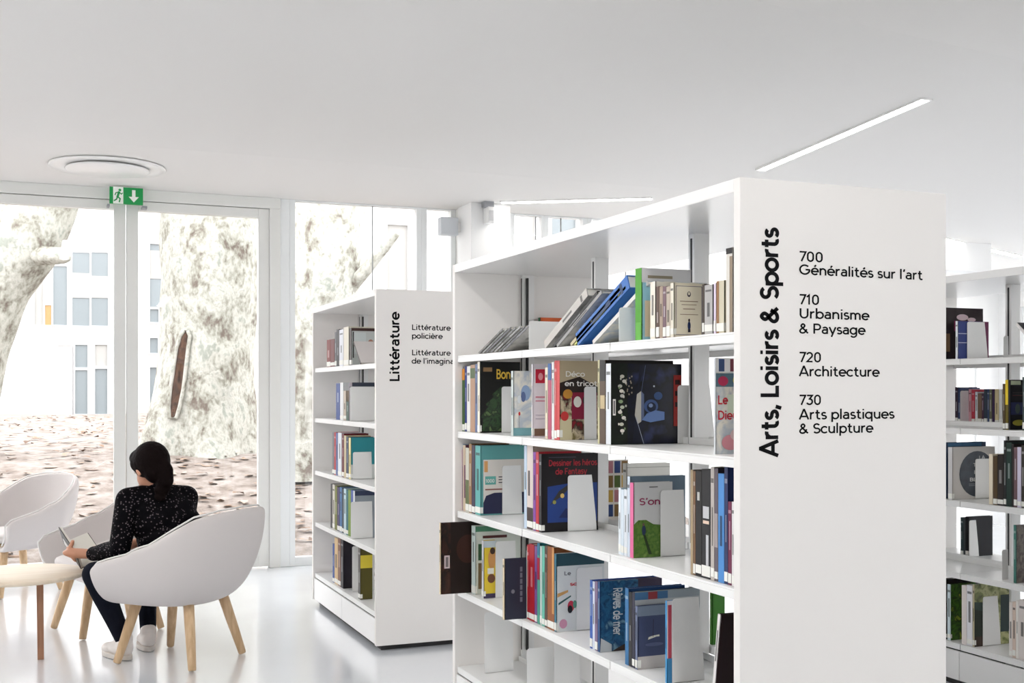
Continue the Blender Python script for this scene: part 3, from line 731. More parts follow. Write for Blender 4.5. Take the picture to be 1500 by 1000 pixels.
PAINT = {
 'jungle': lambda: noise_cover('jungle_print', [(24, 40, 18), (70, 110, 34), (36, 60, 24), (150, 170, 60)], 26, 5, 1),
 'land': lambda: noise_cover('landscape_print', [(60, 62, 38), (120, 128, 76), (190, 190, 140), (88, 98, 60)], 22, 5, .6),
 'tree': lambda: noise_cover('pine_print', [(14, 22, 14), (40, 70, 34), (20, 34, 18), (84, 112, 60)], 34, 4, .8),
 'sea': lambda: noise_cover('sea_print', [(22, 52, 84), (52, 104, 142), (30, 70, 108), (120, 160, 184)], 30, 5, .5),
 'night': lambda: noise_cover('night_print', [(8, 10, 18), (16, 20, 40), (10, 12, 22), (40, 50, 84)], 12, 3),
 'brown': lambda: noise_cover('brown_print', [(34, 20, 16), (64, 36, 26), (26, 16, 14), (92, 56, 38)], 14, 4, .5),
 'wool': lambda: noise_cover('wool_print', [(150, 30, 46), (60, 46, 40), (206, 190, 160), (120, 108, 70)], 30, 4, .5),
 'pale': lambda: noise_cover('pale_print', [(214, 216, 212), (180, 190, 200), (226, 222, 210), (150, 160, 172)], 16, 4, .6),
 'greymag': lambda: noise_cover('grey_magazine_print', [(120, 120, 120), (176, 176, 172), (206, 204, 200), (96, 96, 98)], 16, 4, .4),
 'field': lambda: noise_cover('field_print', [(60, 92, 36), (96, 130, 56), (74, 108, 44), (120, 150, 74)], 40, 5),
 'multi': lambda: noise_cover('colour_photo_print', [(40, 60, 110), (200, 170, 90), (110, 50, 60), (230, 226, 214)], 34, 4, .5),
 'lotus': lambda: noise_cover('lotus_print', [(12, 16, 12), (20, 30, 20), (14, 16, 14), (30, 44, 30)], 16, 3),
 'rock': lambda: noise_cover('rock_print', [(60, 56, 54), (120, 112, 106), (80, 74, 70), (160, 150, 140)], 22, 5),
 'egg': lambda: noise_cover('slate_print', [(36, 42, 52), (52, 60, 70), (40, 46, 56)], 18, 4),
}
def cm(c): return PAINT[c]() if isinstance(c, str) else flat(c)
def book(case, xs, yn, th, z0, h, dp, cover, spine, label, deco=(), sdeco=(), tagged=True, rot=None, group=None, pages=None, name='book', back=False):
    """spine towards the aisle (-x), near cover towards -y; all parts in the book's own frame"""
    e = thing(name, label, 'book', (xs, yn, z0), 0, group)
    if back: e.rotation_euler = (0, 0, PI)
    if rot: e.rotation_euler = rot
    b = min(.0028, th*.22); mc, ms = cm(cover), cm(spine)
    c = MB()
    c.box((0, 0, 0), (dp, b, h), mc); c.box((0, th-b, 0), (dp, th, h), mc); c.box((-.0008, 0, 0), (b, th, h), ms)
    for it in deco:
        k = it[0]; y = -.0005-.00012*(deco.index(it) if isinstance(deco, list) else 0)
        if k == 'r': c.poly([(it[1]*dp, y, it[2]*h), (it[3]*dp, y, it[2]*h), (it[3]*dp, y, it[4]*h), (it[1]*dp, y, it[4]*h)], cm(it[5]))
        elif k == 'd': c.poly([(it[1]*dp+it[3]*dp*math.cos(q*PI/14), y, it[2]*h+it[4]*h*math.sin(q*PI/14)) for q in range(28)], cm(it[5]))
        elif k == 'p': c.poly([(u*dp, y, v*h) for (u, v) in it[1]], cm(it[2]))
        elif k == 't':
            _, s, u, v, size, wd, col = it[:7]; vert = len(it) > 7 and it[7]
            if vert: stroke_mb(c, s, (u*dp, y, v*h), (0, 0, it[7]), (-it[7], 0, 0), size*dp, wd*h, .12, cm(col), (0, -1, 0))
            else: stroke_mb(c, s, (u*dp, y, v*h), (1, 0, 0), (0, 0, 1), size*h, wd*dp, .12, cm(col), (0, -1, 0))
    for it in sdeco:                                                  # bands on the spine
        c.poly([(-.0014, it[0]*th, it[1]*h), (-.0014, it[0]*th, it[3]*h), (-.0014, it[2]*th, it[3]*h), (-.0014, it[2]*th, it[1]*h)], cm(it[4]))
    RT.seed(label+'s')
    if not sdeco and th > .005 and RT.random() < .75:
        lum = sum(spine)/3 if not isinstance(spine, str) else 80
        k = (lambda q: tuple(int(max(12, min(236, v*q[0]+q[1]))) for v in spine))((.5, 110) if lum < 110 else (.55, 0)) if not isinstance(spine, str) else (200, 196, 186)
        za = RT.uniform(.30, .48); zb = za+RT.uniform(.2, .36); wa = RT.uniform(.28, .38)
        c.poly([(-.0014, wa*th, za*h), (-.0014, wa*th, zb*h), (-.0014, (1-wa)*th, zb*h), (-.0014, (1-wa)*th, za*h)], flat(k))
        if RT.random() < .6: c.poly([(-.0014, .12*th, .86*h), (-.0014, .12*th, .90*h), (-.0014, .88*th, .90*h), (-.0014, .88*th, .86*h)], flat(k))
    c.build('cover', e)
    o = .003 if dp > .05 else .001
    box1('pages', (b, b+.0002, o), (dp-o, th-b-.0002, h-o), M_paper if pages is None else cm(pages), e)
    RT.seed(label)
    if tagged and th > .0035 and RT.random() < .72:
        za, zb, wr = RT.uniform(.004, .010), RT.uniform(.026, .036), RT.uniform(.005, .012)
        MB().poly([(-.0017, .0004, za), (-.0017, th-.0004, za), (-.0017, th-.0004, zb), (-.0017, .0004, zb)], M_tag).poly([(-.0017, -.0016, za), (wr, -.0016, za), (wr, -.0016, zb), (-.0017, -.0016, zb)], M_tag).build('spine_label', e)
    return e
LAST = {}
RT = random.Random(1)
def lab(desc, sh, case):
    l = '%s on the %s shelf of the %s' % (desc, SHN[sh], CASES[case][3])
    if len(l.split()) > 16: l = '%s, %s shelf, %s' % (desc, SHN[sh], CASES[case][3])
    if len(l.split()) > 16: l = '%s, %s' % (desc, CASES[case][3])
    return l
def B(case, sh, pf, pn, yt, pr, cover, spine, desc, deco=(), sdeco=(), dx=.034, dp=None, tagged=True, label=None, z=None, h=None, **kw):
    X0 = CASES[case][0]; xs = X0+dx; z0 = SZ[sh]+.0008 if z is None else z
    yf, yn = min(Yat(pf, xs), CASES[case][1]+CASES[case][2]-.032), Yat(pn, xs)
    if (case, sh) in LAST and yf > LAST[case, sh]-.0004: yf = LAST[case, sh]-.0004
    th = yf-yn
    if th < .003: yn = yf-.003; th = .003
    LAST[case, sh] = yn
    hh = h or Zat(yt, xs, yn)-z0; hh = min(hh, (SZ[sh-1]-.030 if sh else BH-.04)-z0)
    d = min(dp or (Xat(pr, yn)-xs if pr else .17), .293-dx)
    return book(case, xs, yn, th, z0, hh, d, cover, spine, label or lab(desc, sh, case), deco, sdeco, tagged, **kw)
def E(case, sh, pl, pr, yt, desc, gap=.0025, X=None, px0=None, label=None, y=None, slant=.018):
    """white sheet-metal bookend: upright plate with rounded corner and slanted inner edge, foot on the shelf"""
    X0 = CASES[case][0]; z0 = SZ[sh]+.0008
    yn = y if y is not None else (LAST[case, sh]-gap-.002 if px0 is None else Yat(px0, X0+.06))
    x0 = Xat(pl, yn); x1 = Xat(pr, yn); h_ = Zat(yt, x0, yn)-z0; w_ = max(.03, x1-x0)
    e = thing('bookend', label or lab(desc, sh, case), 'bookend', (x0, yn, z0))
    r = .010; pts = [(0, 0), (w_, 0), (w_-slant*.2, h_*.25), (w_-slant-.002, h_)]+[(r-r*math.sin(t*PI/8), h_-r+r*math.cos(t*PI/8)) for t in range(5)]
    m = MB(); m.poly([(u, 0, v) for (u, v) in pts], M_sheet, .0018, (0, 1, 0)); m.build('plate', e)
    box1('foot', (.004, -.0, .0), (w_-.004, -.085, .0012) if False else (w_-.004, .0002, .0012), M_sheet, e)
    MB().box((.004, -.07, 0), (w_-.004, 0, .0012), M_sheet).build('foot', e) if False else None
    LAST[case, sh] = min(LAST.get((case, sh), 99), yn-.0006)
    return e
def LEAN(sh, y0, n, gap, phi, ln, ths, cols, dx, descs, dp=.21):
    """books slumped towards the viewer along the shelf"""
    for i in range(n):
        th = ths[i % len(ths)]; ph = math.radians(phi[i % len(phi)] if hasattr(phi, '__len__') else phi)
        e = book('front', XA+dx, y0, th, SZ[sh]+.002, ln, dp, cols[i % len(cols)][0], cols[i % len(cols)][1], lab(descs[i], sh, 'front'), tagged=False)
        e.rotation_euler = (ph, 0, 0)
        y0 -= (th/math.cos(ph))*1.04+gap
W_, K_ = (238, 236, 230), (22, 22, 24)
# ---------------- front bookcase, top shelf
LEAN(0, 4.52, 7, .020, 72, .28, [.008, .006, .009, .007], [('greymag', (112, 112, 114)), ('greymag', (150, 150, 150)), ('greymag', (84, 84, 88))], .04,
     ['farthest magazine of the slumped grey heap'] + ['%s magazine of the slumped grey heap' % k for k in ('second farthest', 'third farthest', 'middle', 'third nearest', 'second nearest', 'nearest')])
E('front', 0, 775, 832, 470, 'low white bookend between the slumped magazines and the atlases', y=3.955, slant=.0)
LEAN(0, 3.86, 3, .001, 65, .39, [.030, .012, .012], [('greymag', (196, 192, 186)), ((40, 40, 44), (26, 26, 28)), ('greymag', (150, 150, 148))], .05,
     ['tall grey leaning album', 'black-edged leaning album', 'thin grey album leaning under the black-edged one'])
LEAN(0, 3.64, 4, .001, 66, .41, [.012, .009, .046, .014], [((206, 196, 168), (196, 184, 150)), ((206, 210, 120), (198, 204, 110)), ((62, 118, 190), (58, 112, 186)), ('pale', (216, 214, 212))], .05,
     ['beige leaning book beside the blue atlas', 'pale yellow leaning book beside the blue atlas', 'thick blue leaning atlas with a pale pattern', 'pale leaning book under the blue atlas'])
E('front', 0, 907, 932, 450, 'low white bookend holding the leaning blue atlas', y=3.203, slant=.0)
LAST['front', 0] = 3.19
LB_ = (150, 200, 216)
B('front', 0, 931, 940, 392, 1012, LB_, (72, 156, 30), 'green-spined book with a light blue cover', [('r', 0, .80, 1, 1, (214, 214, 216)), ('r', .12, .86, .62, .90, (150, 140, 120)), ('r', .06, .05, .5, .55, (222, 206, 176)), ('d', .3, .4, .1, .06, (240, 226, 190))], [(.1, 0, .9, .25, (94, 176, 60))])
B('front', 0, 953, 960, 412, 990, (226, 222, 210), (232, 226, 212), 'cream booklet right of the green-spined book', dp=.15)
for pf, pn, c, d in ((961.5, 966, (92, 70, 58), 'thin dark brown book left of the title-page book'), (966.5, 971, (170, 150, 132), 'thin tan book left of the title-page book'), (971.5, 976, (118, 92, 100), 'thin mauve book left of the title-page book'), (976.5, 982, (186, 172, 156), 'thin beige book left of the title-page book')):
    B('front', 0, pf, pn, 419, None, c, c, d, dp=.13)
B('front', 0, 982.5, 987, 414, 1031, (226, 218, 196), (228, 222, 206), 'cream book with a bordered title page and small figure', [('r', .06, .05, .94, .95, (96, 88, 110)), ('r', .08, .06, .92, .94, (230, 222, 200)), ('d', .5, .80, .06, .05, (70, 66, 72)), ('d', .5, .81, .035, .03, (226, 218, 196)), ('r', .2, .66, .8, .675, (150, 130, 110)), ('r', .25, .60, .75, .612, (150, 130, 110)), ('r', .3, .52, .7, .535, (150, 130, 110)), ('r', .2, .42, .8, .432, (150, 130, 110)), ('d', .5, .22, .05, .08, (40, 52, 90)), ('d', .5, .32, .03, .03, (70, 60, 60)), ('r', .46, .10, .54, .16, (40, 40, 50))])
B('front', 0, 1029, 1032, 416, None, (60, 46, 36), (60, 46, 36), 'thin dark brown book right of the title-page book', dp=.13)
B('front', 0, 1032.5, 1044, 416, None, (168, 166, 164), (176, 174, 172), 'grey book right of the title-page book', dp=.15)
B('front', 0, 1046, 1049, 414, None, (222, 214, 226), (220, 206, 226), 'thin pale lilac book near the lettered end', dp=.13)
B('front', 0, 1050, 1061, 410, None, (216, 204, 168), (206, 198, 174), 'cream book near the lettered end', [], [(.65, 0, .98, 1, (150, 108, 72))], dp=.15)
B('front', 0, 1064, 1073.5, 362, None, (150, 132, 112), (222, 218, 210), 'tall pale book against the lettered end panel', [], [(.0, 0, .45, .9, (150, 132, 112)), (0, .93, 1, 1, (36, 32, 32))], tagged=False)
# ---------------- second shelf
s = 1
B('front', s, 675, 681, 540, None, (44, 84, 40), (60, 92, 40), 'green and orange book at the far end', [], [(0, .82, 1, 1, (214, 140, 50))])
B('front', s, 681.3, 684, 536, None, (40, 54, 120), (40, 54, 130), 'thin blue book at the far end')
B('front', s, 684.3, 689, 536, None, W_, (230, 230, 226), 'white book at the far end')
B('front', s, 689.3, 696, 534, None, (150, 116, 84), (176, 138, 110), 'tan book with a green patch on its spine', [], [(0, .80, 1, .95, (66, 92, 40))])
B('front', s, 696.3, 699.5, 533, None, (56, 74, 120), (90, 110, 150), 'thin slate-blue book left of the pine tree cover')
B('front', s, 699.8, 703, 529, 762, (22, 22, 20), (236, 228, 210), 'black book with a pine tree on its cover', [('p', [(.06, .02), (.08, .2), (.02, .22), (.2, .36), (.14, .40), (.34, .50), (.30, .54), (.5, .64), (.54, .66), (.62, .55), (.7, .5), (.7, .02)], 'tree'), ('r', .08, .86, .30, .92, (150, 120, 84)), ('t', 'Bon', .40, .76, .19, .36, (226, 186, 70))])
E('front', s, 735, 763, 566, 'white bookend in front of the pine tree cover')
B('front', s, 749, 752, 543, 781, 'pale', (196, 206, 204), 'pale drawing book with a blue flower', [('d', .62, .66, .24, .12, (140, 164, 196)), ('d', .5, .60, .12, .08, (90, 108, 150)), ('d', .3, .56, .1, .06, (216, 222, 226)), ('r', .28, .12, .30, .34, (150, 150, 150)), ('d', .3, .34, .05, .03, (206, 60, 60)), ('r', 0, 0, 1, .12, (120, 168, 174))], tagged=False)
B('front', s, 779, 780.5, 533, 800, (226, 218, 226), (228, 220, 228), 'white magazine with a red square', [('r', .2, .74, .9, .93, (196, 36, 62)), ('d', .58, .83, .18, .05, (226, 150, 160)), ('r', .2, .54, .9, .56, (200, 120, 140)), ('r', .2, .49, .9, .505, (200, 120, 140)), ('r', .2, .30, .9, .31, (180, 170, 190)), ('r', .2, .25, .9, .26, (180, 170, 190)), ('r', .1, .02, 1, .12, (120, 92, 76))])
B('front', s, 799, 802.5, 538, None, (226, 214, 200), (226, 214, 190), 'cream book left of the knitting book', dp=.15)
B('front', s, 803, 808, 532, None, (60, 90, 150), (178, 76, 104), 'pink and blue book left of the knitting book', [], [(0, .78, 1, 1, (40, 88, 150))], dp=.15)
B('front', s, 808.5, 812, 530, None, (150, 44, 50), (226, 222, 222), 'white-spined thin book left of the knitting book', dp=.15)
B('front', s, 812.5, 816, 528, None, (190, 52, 56), (198, 56, 60), 'red book left of the knitting book', dp=.15)
B('front', s, 816.3, 820, 528, 877, 'wool', (206, 66, 66), 'knitting book with woollen toys on its cover', [('r', 0, .62, 1, 1, (186, 170, 140)), ('p', [(0, .56), (0, .72), (.5, .80), (1, .66), (1, .56)], (46, 36, 32)), ('r', .3, .26, .95, .60, (138, 36, 62)), ('d', .45, .48, .1, .07, (226, 222, 214)), ('d', .7, .50, .12, .07, (60, 56, 56)), ('d', .8, .34, .1, .06, (232, 226, 220)), ('d', .2, .58, .12, .06, (196, 140, 60)), ('r', 0, 0, .3, .26, (206, 196, 160)), ('d', .12, .3, .1, .06, (196, 60, 60)), ('d', .72, .12, .14, .12, (96, 84, 66)), ('t', 'Déco', .14, .80, .095, .50, (240, 238, 232)), ('t', 'en tricot', .12, .68, .095, .84, (240, 238, 232))])
E('front', s, 856, 874, 566, 'white bookend in front of the knitting book', slant=0)
B('front', s, 876, 878.5, 527, None, (26, 24, 30), (196, 190, 150), 'tall album with a cream spine left of the blue planet album', dp=.24, tagged=False)
B('front', s, 879, 887, 527, None, (30, 26, 24), (84, 64, 48), 'tall brown-spined album left of the blue planet album', [('r', 0, .4, .06, .56, (206, 190, 150))], [(0, .75, 1, 1, (24, 24, 24)), (.1, .42, .9, .58, (190, 170, 130))], dp=.25, tagged=False)
B('front', s, 888, 895, 532, 1053, 'night', (226, 230, 236), 'large dark album with a lotus branch and a blue planet', [('r', 0, 0, .23, 1, 'lotus'), ('p', [(.30, .02), (.40, .98), (.47, .98), (.36, .60), (.345, .42), (.42, .02)], (22, 26, 44)), ('p', [(.33, .36), (.36, .62), (.42, .66), (.42, .28), (.37, .25)], (196, 192, 182)), ('p', [(.42, .66), (.46, .62), (.46, .32), (.42, .28)], (96, 108, 140)), ('d', .56, .47, .10, .085, (70, 92, 140)), ('d', .565, .46, .065, .06, (26, 36, 60)), ('d', .555, .48, .03, .025, (130, 150, 190)), ('p', [(.43, .30), (.5, .38), (.62, .42), (.75, .4), (.75, .30), (.55, .27)], (104, 132, 186)), ('d', .66, .6, .06, .05, (60, 84, 130)), ('d', .60, .72, .012, .012, (206, 216, 230)), ('d', .425, .75, .028, .03, (14, 14, 20)), ('p', [(.34, .34), (.345, .34), (.46, .0), (.452, 0)], (170, 180, 200)), ('p', [(.42, .66), (.425, .66), (.48, .98), (.475, .98)], (96, 110, 150)), ('r', .88, .22, .985, .86, (150, 44, 40)), ('r', .90, .74, .97, .80, (40, 20, 22)), ('r', .90, .60, .97, .66, (40, 20, 22)), ('r', .90, .46, .97, .52, (40, 20, 22))]+[('d', .15+dx_, z_, .030, .022, c_) for (dx_, z_, c_) in ((0, .84, (206, 204, 190)), (.03, .78, (214, 210, 200)), (-.03, .72, (190, 190, 178)), (-.01, .66, (236, 232, 220)), (0, .60, (206, 206, 200)), (-.02, .53, (150, 170, 130)), (0, .46, (196, 202, 180)), (-.03, .40, (226, 222, 210)), (.02, .33, (230, 228, 220)), (-.01, .25, (206, 206, 190)), (0, .17, (236, 232, 224)))]+[('d', .15+.05*math.sin(q*2.4), .14+.056*q, .012, .016, ((196, 198, 186), (130, 150, 110), (226, 222, 212))[q % 3]) for q in range(13)]+[('d', .24+.04*math.sin(q*1.9), .62+.02*q, .010, .012, (150, 140, 124)) for q in range(12)]+[('r', .012, .36, .052, .56, (236, 232, 226)), ('r', .022, .38, .042, .54, (110, 110, 112))], tagged=False)
E('front', s, 993, 1047, 564, 'large white bookend in front of the blue planet album')
B('front', s, 1046, 1048.5, 524, 1090, 'pale', (206, 210, 214), 'pale comic magazine with red lettering beside the lettered end', [('r', 0, .85, 1, 1, (226, 226, 226)), ('r', .1, .86, .3, .99, (60, 80, 120)), ('r', .5, .86, .7, .99, (120, 60, 70)), ('r', 0, .70, 1, .84, (84, 110, 124)), ('d', .25, .76, .18, .05, (176, 50, 84)), ('d', .75, .77, .16, .05, (176, 170, 70)), ('t', 'Le', .06, .52, .13, .36, (190, 40, 56)), ('t', 'Dieu', .06, .36, .13, .72, (190, 40, 56)), ('r', .4, .40, .95, .62, (206, 216, 196)), ('d', .5, .12, .3, .08, (206, 140, 150)), ('d', .7, .2, .2, .06, (216, 190, 190))], tagged=False)
# ---------------- third shelf
s = 2
B('front', s, 663.6, 668, 658, None, (176, 40, 62), (190, 46, 70), 'crimson book at the far end')
B('front', s, 668.4, 674, 655, None, (120, 120, 132), (128, 130, 144), 'grey book at the far end', [], [(0, .2, 1, .7, (40, 44, 52))])
B('front', s, 674.3, 677, 650, None, (190, 206, 226), (190, 206, 226), 'thin pale blue book at the far end')
B('front', s, 677.3, 682, 652, None, (110, 70, 96), (206, 186, 160), 'cream and plum book at the far end', [], [(0, .2, .5, .7, (110, 60, 90))])
B('front', s, 682.3, 687, 656, None, (96, 92, 64), (206, 204, 190), 'mossy green-spined book at the far end', [], [(0, .02, 1, .5, (100, 110, 70))])
B('front', s, 687.3, 691, 650, None, (130, 96, 56), (150, 112, 66), 'ochre book left of the teal book')
B('front', s, 691.3, 696, 652, None, (40, 26, 50), (44, 34, 62), 'dark violet book left of the teal book')
B('front', s, 696.5, 704, 653, 769, (96, 160, 158), (90, 170, 166), 'teal book with a white panel and dark hill on its cover', [('r', .06, .10, .98, .80, (220, 214, 206)), ('r', .08, .62, .16, .78, (214, 160, 100)), ('r', .10, .44, .34, .56, (100, 170, 160)), ('r', .40, .54, .6, .555, (80, 80, 84)), ('r', .40, .50, .62, .515, (80, 80, 84)), ('r', .40, .46, .58, .475, (80, 80, 84)), ('r', .10, .36, .6, .38, (140, 90, 80)), ('t', '1000', .11, .47, .07, .2, (236, 236, 230)), ('p', [(.06, .02), (.06, .18), (.12, .28), (.3, .32), (.98, .32), (.98, .02)], (42, 44, 72))])
E('front', s, 736, 765, 682, 'white bookend in front of the teal book', slant=.004)
B('front', s, 768, 772, 653, None, (186, 204, 222), (190, 208, 226), 'thin sky-blue book right of the teal book', dp=.2)
B('front', s, 772.4, 781, 652, None, (186, 166, 150), (216, 204, 196), 'cream-spined book left of the fantasy drawing book', [], [(.5, .4, .8, .7, (70, 60, 60)), (0, .0, 1, .26, (60, 44, 40))], dp=.2)
B('front', s, 781.4, 785, 662, None, (120, 60, 150), (130, 70, 156), 'violet book left of the fantasy drawing book')
B('front', s, 785.4, 789.5, 662, None, (186, 46, 56), (190, 50, 60), 'first red book left of the fantasy drawing book')
B('front', s, 790, 793.5, 665, 876, (24, 20, 24), (34, 30, 36), 'black fantasy drawing book with red gothic title', [('t', 'Dessiner les héros', .12, .845, .11, .86, (170, 44, 56)), ('t', 'de Fantasy', .24, .735, .11, .56, (170, 44, 56)), ('r', .12, .95, .6, .96, (80, 76, 90)), ('p', [(.10, .12), (.10, .58), (.5, .62), (.98, .62), (.98, .12)], (34, 62, 130)), ('p', [(.14, .34), (.30, .52), (.46, .60), (.5, .64), (.46, .54), (.36, .46), (.24, .40)], (52, 50, 48)), ('d', .36, .46, .035, .03, (226, 190, 110)), ('d', .22, .38, .03, .025, (150, 150, 80)), ('p', [(.3, .18), (.42, .30), (.56, .24), (.7, .34), (.9, .2), (.7, .16)], (26, 40, 92))])
E('front', s, 832, 874, 696, 'white bookend in front of the fantasy drawing book')
B('front', s, 906.5, 910, 715, None, (196, 212, 222), (226, 234, 240), 'first thin white book left of the green hill book', dp=.15)
B('front', s, 910.3, 914, 717, None, (170, 196, 212), (214, 226, 236), 'second thin white book left of the green hill book', dp=.15)
B('front', s, 914.4, 919, 717, None, W_, (226, 232, 238), 'thicker white book left of the green hill book', dp=.15)
B('front', s, 919.4, 923, 698, 1004, (108, 128, 146), (206, 218, 230), 'tall blue-grey book behind the green hill book')
B('front', s, 923.4, 928, 707, 985, (206, 206, 206), (226, 110, 158), 'pink-spined book with a green hill on its cover', [('t', "S'onc", .14, .70, .13, .70, (150, 66, 96)), ('r', .4, .93, .62, .945, (130, 130, 130)), ('p', [(0, 0), (0, .44), (.12, .50), (.32, .50), (.5, .44), (.8, .42), (1, .40), (1, 0)], 'field'), ('d', .26, .36, .05, .07, (44, 56, 84)), ('d', .25, .44, .03, .02, (110, 90, 80)), ('p', [(.24, .3), (.3, .3), (.46, .04), (.38, .04)], (40, 56, 30))])
E('front', s, 968, 1004, 718, 'white bookend in front of the green hill book', slant=.004)
LAST['front', s] = Yat(1010, XA+.034)
for (pf, pn, yt, c, sp, d, sd) in (
    (1012, 1015.5, 688, (90, 80, 70), (170, 150, 120), 'thin tan book left of the black books', []),
    (1016, 1019, 690, (30, 26, 26), (120, 88, 60), 'thin brown book left of the black books', []),
    (1019.4, 1028, 690, (14, 12, 12), (15, 13, 13), 'black book with a small white mark on its spine', [(.3, .72, .7, .8, (190, 190, 186))]),
    (1028.5, 1041, 688, (12, 12, 16), (13, 13, 18), 'thick black book with white bands on its spine', [(.15, .55, .85, .66, (196, 196, 200)), (.15, .50, .85, .53, (226, 200, 180)), (.2, .12, .5, .40, (196, 196, 200))]),
    (1041.5, 1046.5, 684, (150, 140, 130), (186, 178, 172), 'grey book left of the bright blue book', []),
    (1047, 1052, 686, (60, 50, 56), (96, 88, 96), 'slate book left of the bright blue book', [(0, .3, 1, .6, (160, 150, 150))]),
    (1052.5, 1061, 694, (56, 120, 190), (76, 140, 206), 'bright blue book near the lettered end', []),
    (1061.5, 1066.5, 684, (24, 40, 84), (28, 44, 90), 'navy book near the lettered end', []),
    (1067, 1072, 735, (90, 26, 56), (110, 34, 70), 'maroon book near the lettered end', []),
    (1072.4, 1076, 735, (200, 200, 196), (226, 222, 222), 'white book against the lettered end panel', [])):
    B('front', s, pf, pn, yt, None, c, sp, d, [], sd, dp=.18)
# ---------------- fourth shelf
s = 3
yk = Yat(645.5, XA-.10)
book('front', XA-.10, yk, .014, SZ[s]+.0008, Zat(766, XA-.10, yk)-SZ[s], .20, 'brown', (226, 206, 170), 'dark brown album jutting out past the far end of the front bookcase', [('r', .08, .36, .20, .54, (206, 190, 190)), ('r', .11, .38, .17, .52, (120, 110, 112)), ('r', .22, .0, 1, 1, (34, 22, 20)), ('d', .6, .62, .25, .2, (58, 34, 28))], tagged=False)
LAST['front', s] = Yat(690, XA+.034)
B('front', s, 691, 696.5, 771, 762, (214, 220, 212), (206, 220, 216), 'white and green gardening book beside the jutting brown album', [('r', 0, .92, 1, 1, (84, 140, 110)), ('r', .16, .82, .7, .86, (90, 50, 50)), ('r', .06, .5, .2, .74, (60, 96, 70)), ('r', .06, .08, .2, .46, (130, 110, 80))])
B('front', s, 706, 708.5, 792, 727, (226, 196, 60), (206, 206, 210), 'yellow booklet with a round face on its cover', [('r', 0, .88, 1, 1, (196, 206, 210)), ('d', .65, .68, .3, .18, (206, 150, 90)), ('d', .7, .82, .2, .06, (70, 50, 40)), ('r', .3, .42, .8, .52, (232, 228, 214)), ('d', .6, .34, .3, .08, (120, 80, 60)), ('r', 0, .0, 1, .08, (70, 60, 90))])
E('front', s, 726, 757, 793, 'white bookend behind the jutting slate book', slant=.004)
yk = Yat(739, XA-.055)
LAST['front', s] = yk+.0165
book('front', XA-.055, yk, .016, SZ[s]+.0008, Zat(819, XA-.055, yk)-SZ[s], .12, (52, 54, 70), (214, 196, 166), 'slate-blue book jutting out of the fourth shelf of the front bookcase', [('r', .52, .28, .60, .86, (120, 122, 136)), ('r', .52, .36, .60, .38, (52, 54, 70)), ('r', .52, .46, .60, .48, (52, 54, 70)), ('r', .52, .56, .60, .58, (52, 54, 70)), ('r', .52, .66, .60, .68, (52, 54, 70)), ('r', .52, .76, .60, .78, (52, 54, 70)), ('d', .28, .46, .06, .035, (130, 130, 140))], tagged=False)
LAST['front', s] = yk-.001
for (pf, pn, yt, c, sp, d, sd) in (
    (763.5, 766, 806, (186, 206, 206), (180, 206, 206), 'thin pale teal book left of the red books', []),
    (766.3, 769, 800, (206, 196, 170), (206, 200, 186), 'thin cream book left of the red books', []),
    (769.4, 775, 798, (170, 36, 46), (180, 40, 50), 'first of the two red books', []),
    (775.4, 783, 798, (150, 26, 40), (170, 34, 46), 'second and thicker of the two red books', []),
    (783.5, 787, 800, (110, 70, 120), (120, 80, 140), 'violet book right of the two red books', []),
    (787.4, 791, 796, (60, 140, 150), (80, 160, 140), 'turquoise and red book', [(0, .55, 1, .82, (160, 36, 60)), (0, .85, 1, 1, (50, 120, 150))]),
    (791.4, 794, 800, (206, 214, 210), (190, 206, 200), 'thin pale book right of the turquoise book', []),
    (794.4, 798, 800, (120, 176, 160), (110, 190, 170), 'mint green book', []),
    (798.4, 802, 800, (226, 200, 150), (90, 70, 60), 'thin dark-spined book left of the brown book', []),
    (802.4, 812, 802, (140, 84, 46), (150, 90, 52), 'thick brown book', [(0, .2, .3, 1, (206, 150, 90))])):
    B('front', s, pf, pn, yt, None, c, sp, d, [], sd, dp=.15)
B('front', s, 812.4, 815, 811, 885, (222, 226, 226), (60, 110, 130), 'white book with pencils and a dark teal band on its cover', [('r', 0, .84, 1, 1, (50, 82, 92)), ('t', 'Le', .16, .72, .07, .14, (110, 110, 116)), ('t', 'sce', .28, .58, .07, .24, (206, 60, 70)), ('p', [(.02, .44), (.24, .50), (.24, .53), (.02, .49)], (206, 160, 100)), ('p', [(.04, .34), (.30, .44), (.30, .46), (.04, .37)], (60, 96, 96)), ('d', .30, .32, .07, .07, (190, 60, 80)), ('d', .28, .28, .05, .05, (40, 40, 44)), ('d', .14, .1, .08, .06, (206, 150, 176)), ('d', .38, .34, .04, .05, (90, 150, 130))])
E('front', s, 845, 884, 832, 'white bookend in front of the pencil cover', slant=.004)
LAST['front', s] = Yat(864, XA+.034)
for (pf, pn, yt, c, sp, d, dd) in (
    (864.5, 868, 850, (40, 70, 150), (50, 90, 170), 'blue-spined album left of the sea album', []),
    (868.4, 871.5, 852, (90, 90, 130), (206, 214, 230), 'pale-spined album left of the sea album', []),
    (871.8, 875.5, 852, (80, 70, 90), (130, 110, 140), 'mauve-spined album left of the sea album', [])):
    B('front', s, pf, pn, yt, None, c, sp, d, dp=.24)
B('front', s, 876, 879, 852, 927, 'sea', (40, 80, 130), 'blue sea album with its title running down the cover', [('t', 'Rêves de mer', .34, .90, .34, .68, (216, 222, 226), -1), ('r', .40, .62, .54, .80, (170, 180, 190)), ('p', [(.3, 0), (.9, .16), (1, .08), (1, 0)], (70, 56, 50)), ('p', [(0, 0), (.02, .2), (.3, .1), (.3, 0)], (190, 196, 200))], tagged=False, dp=.14)
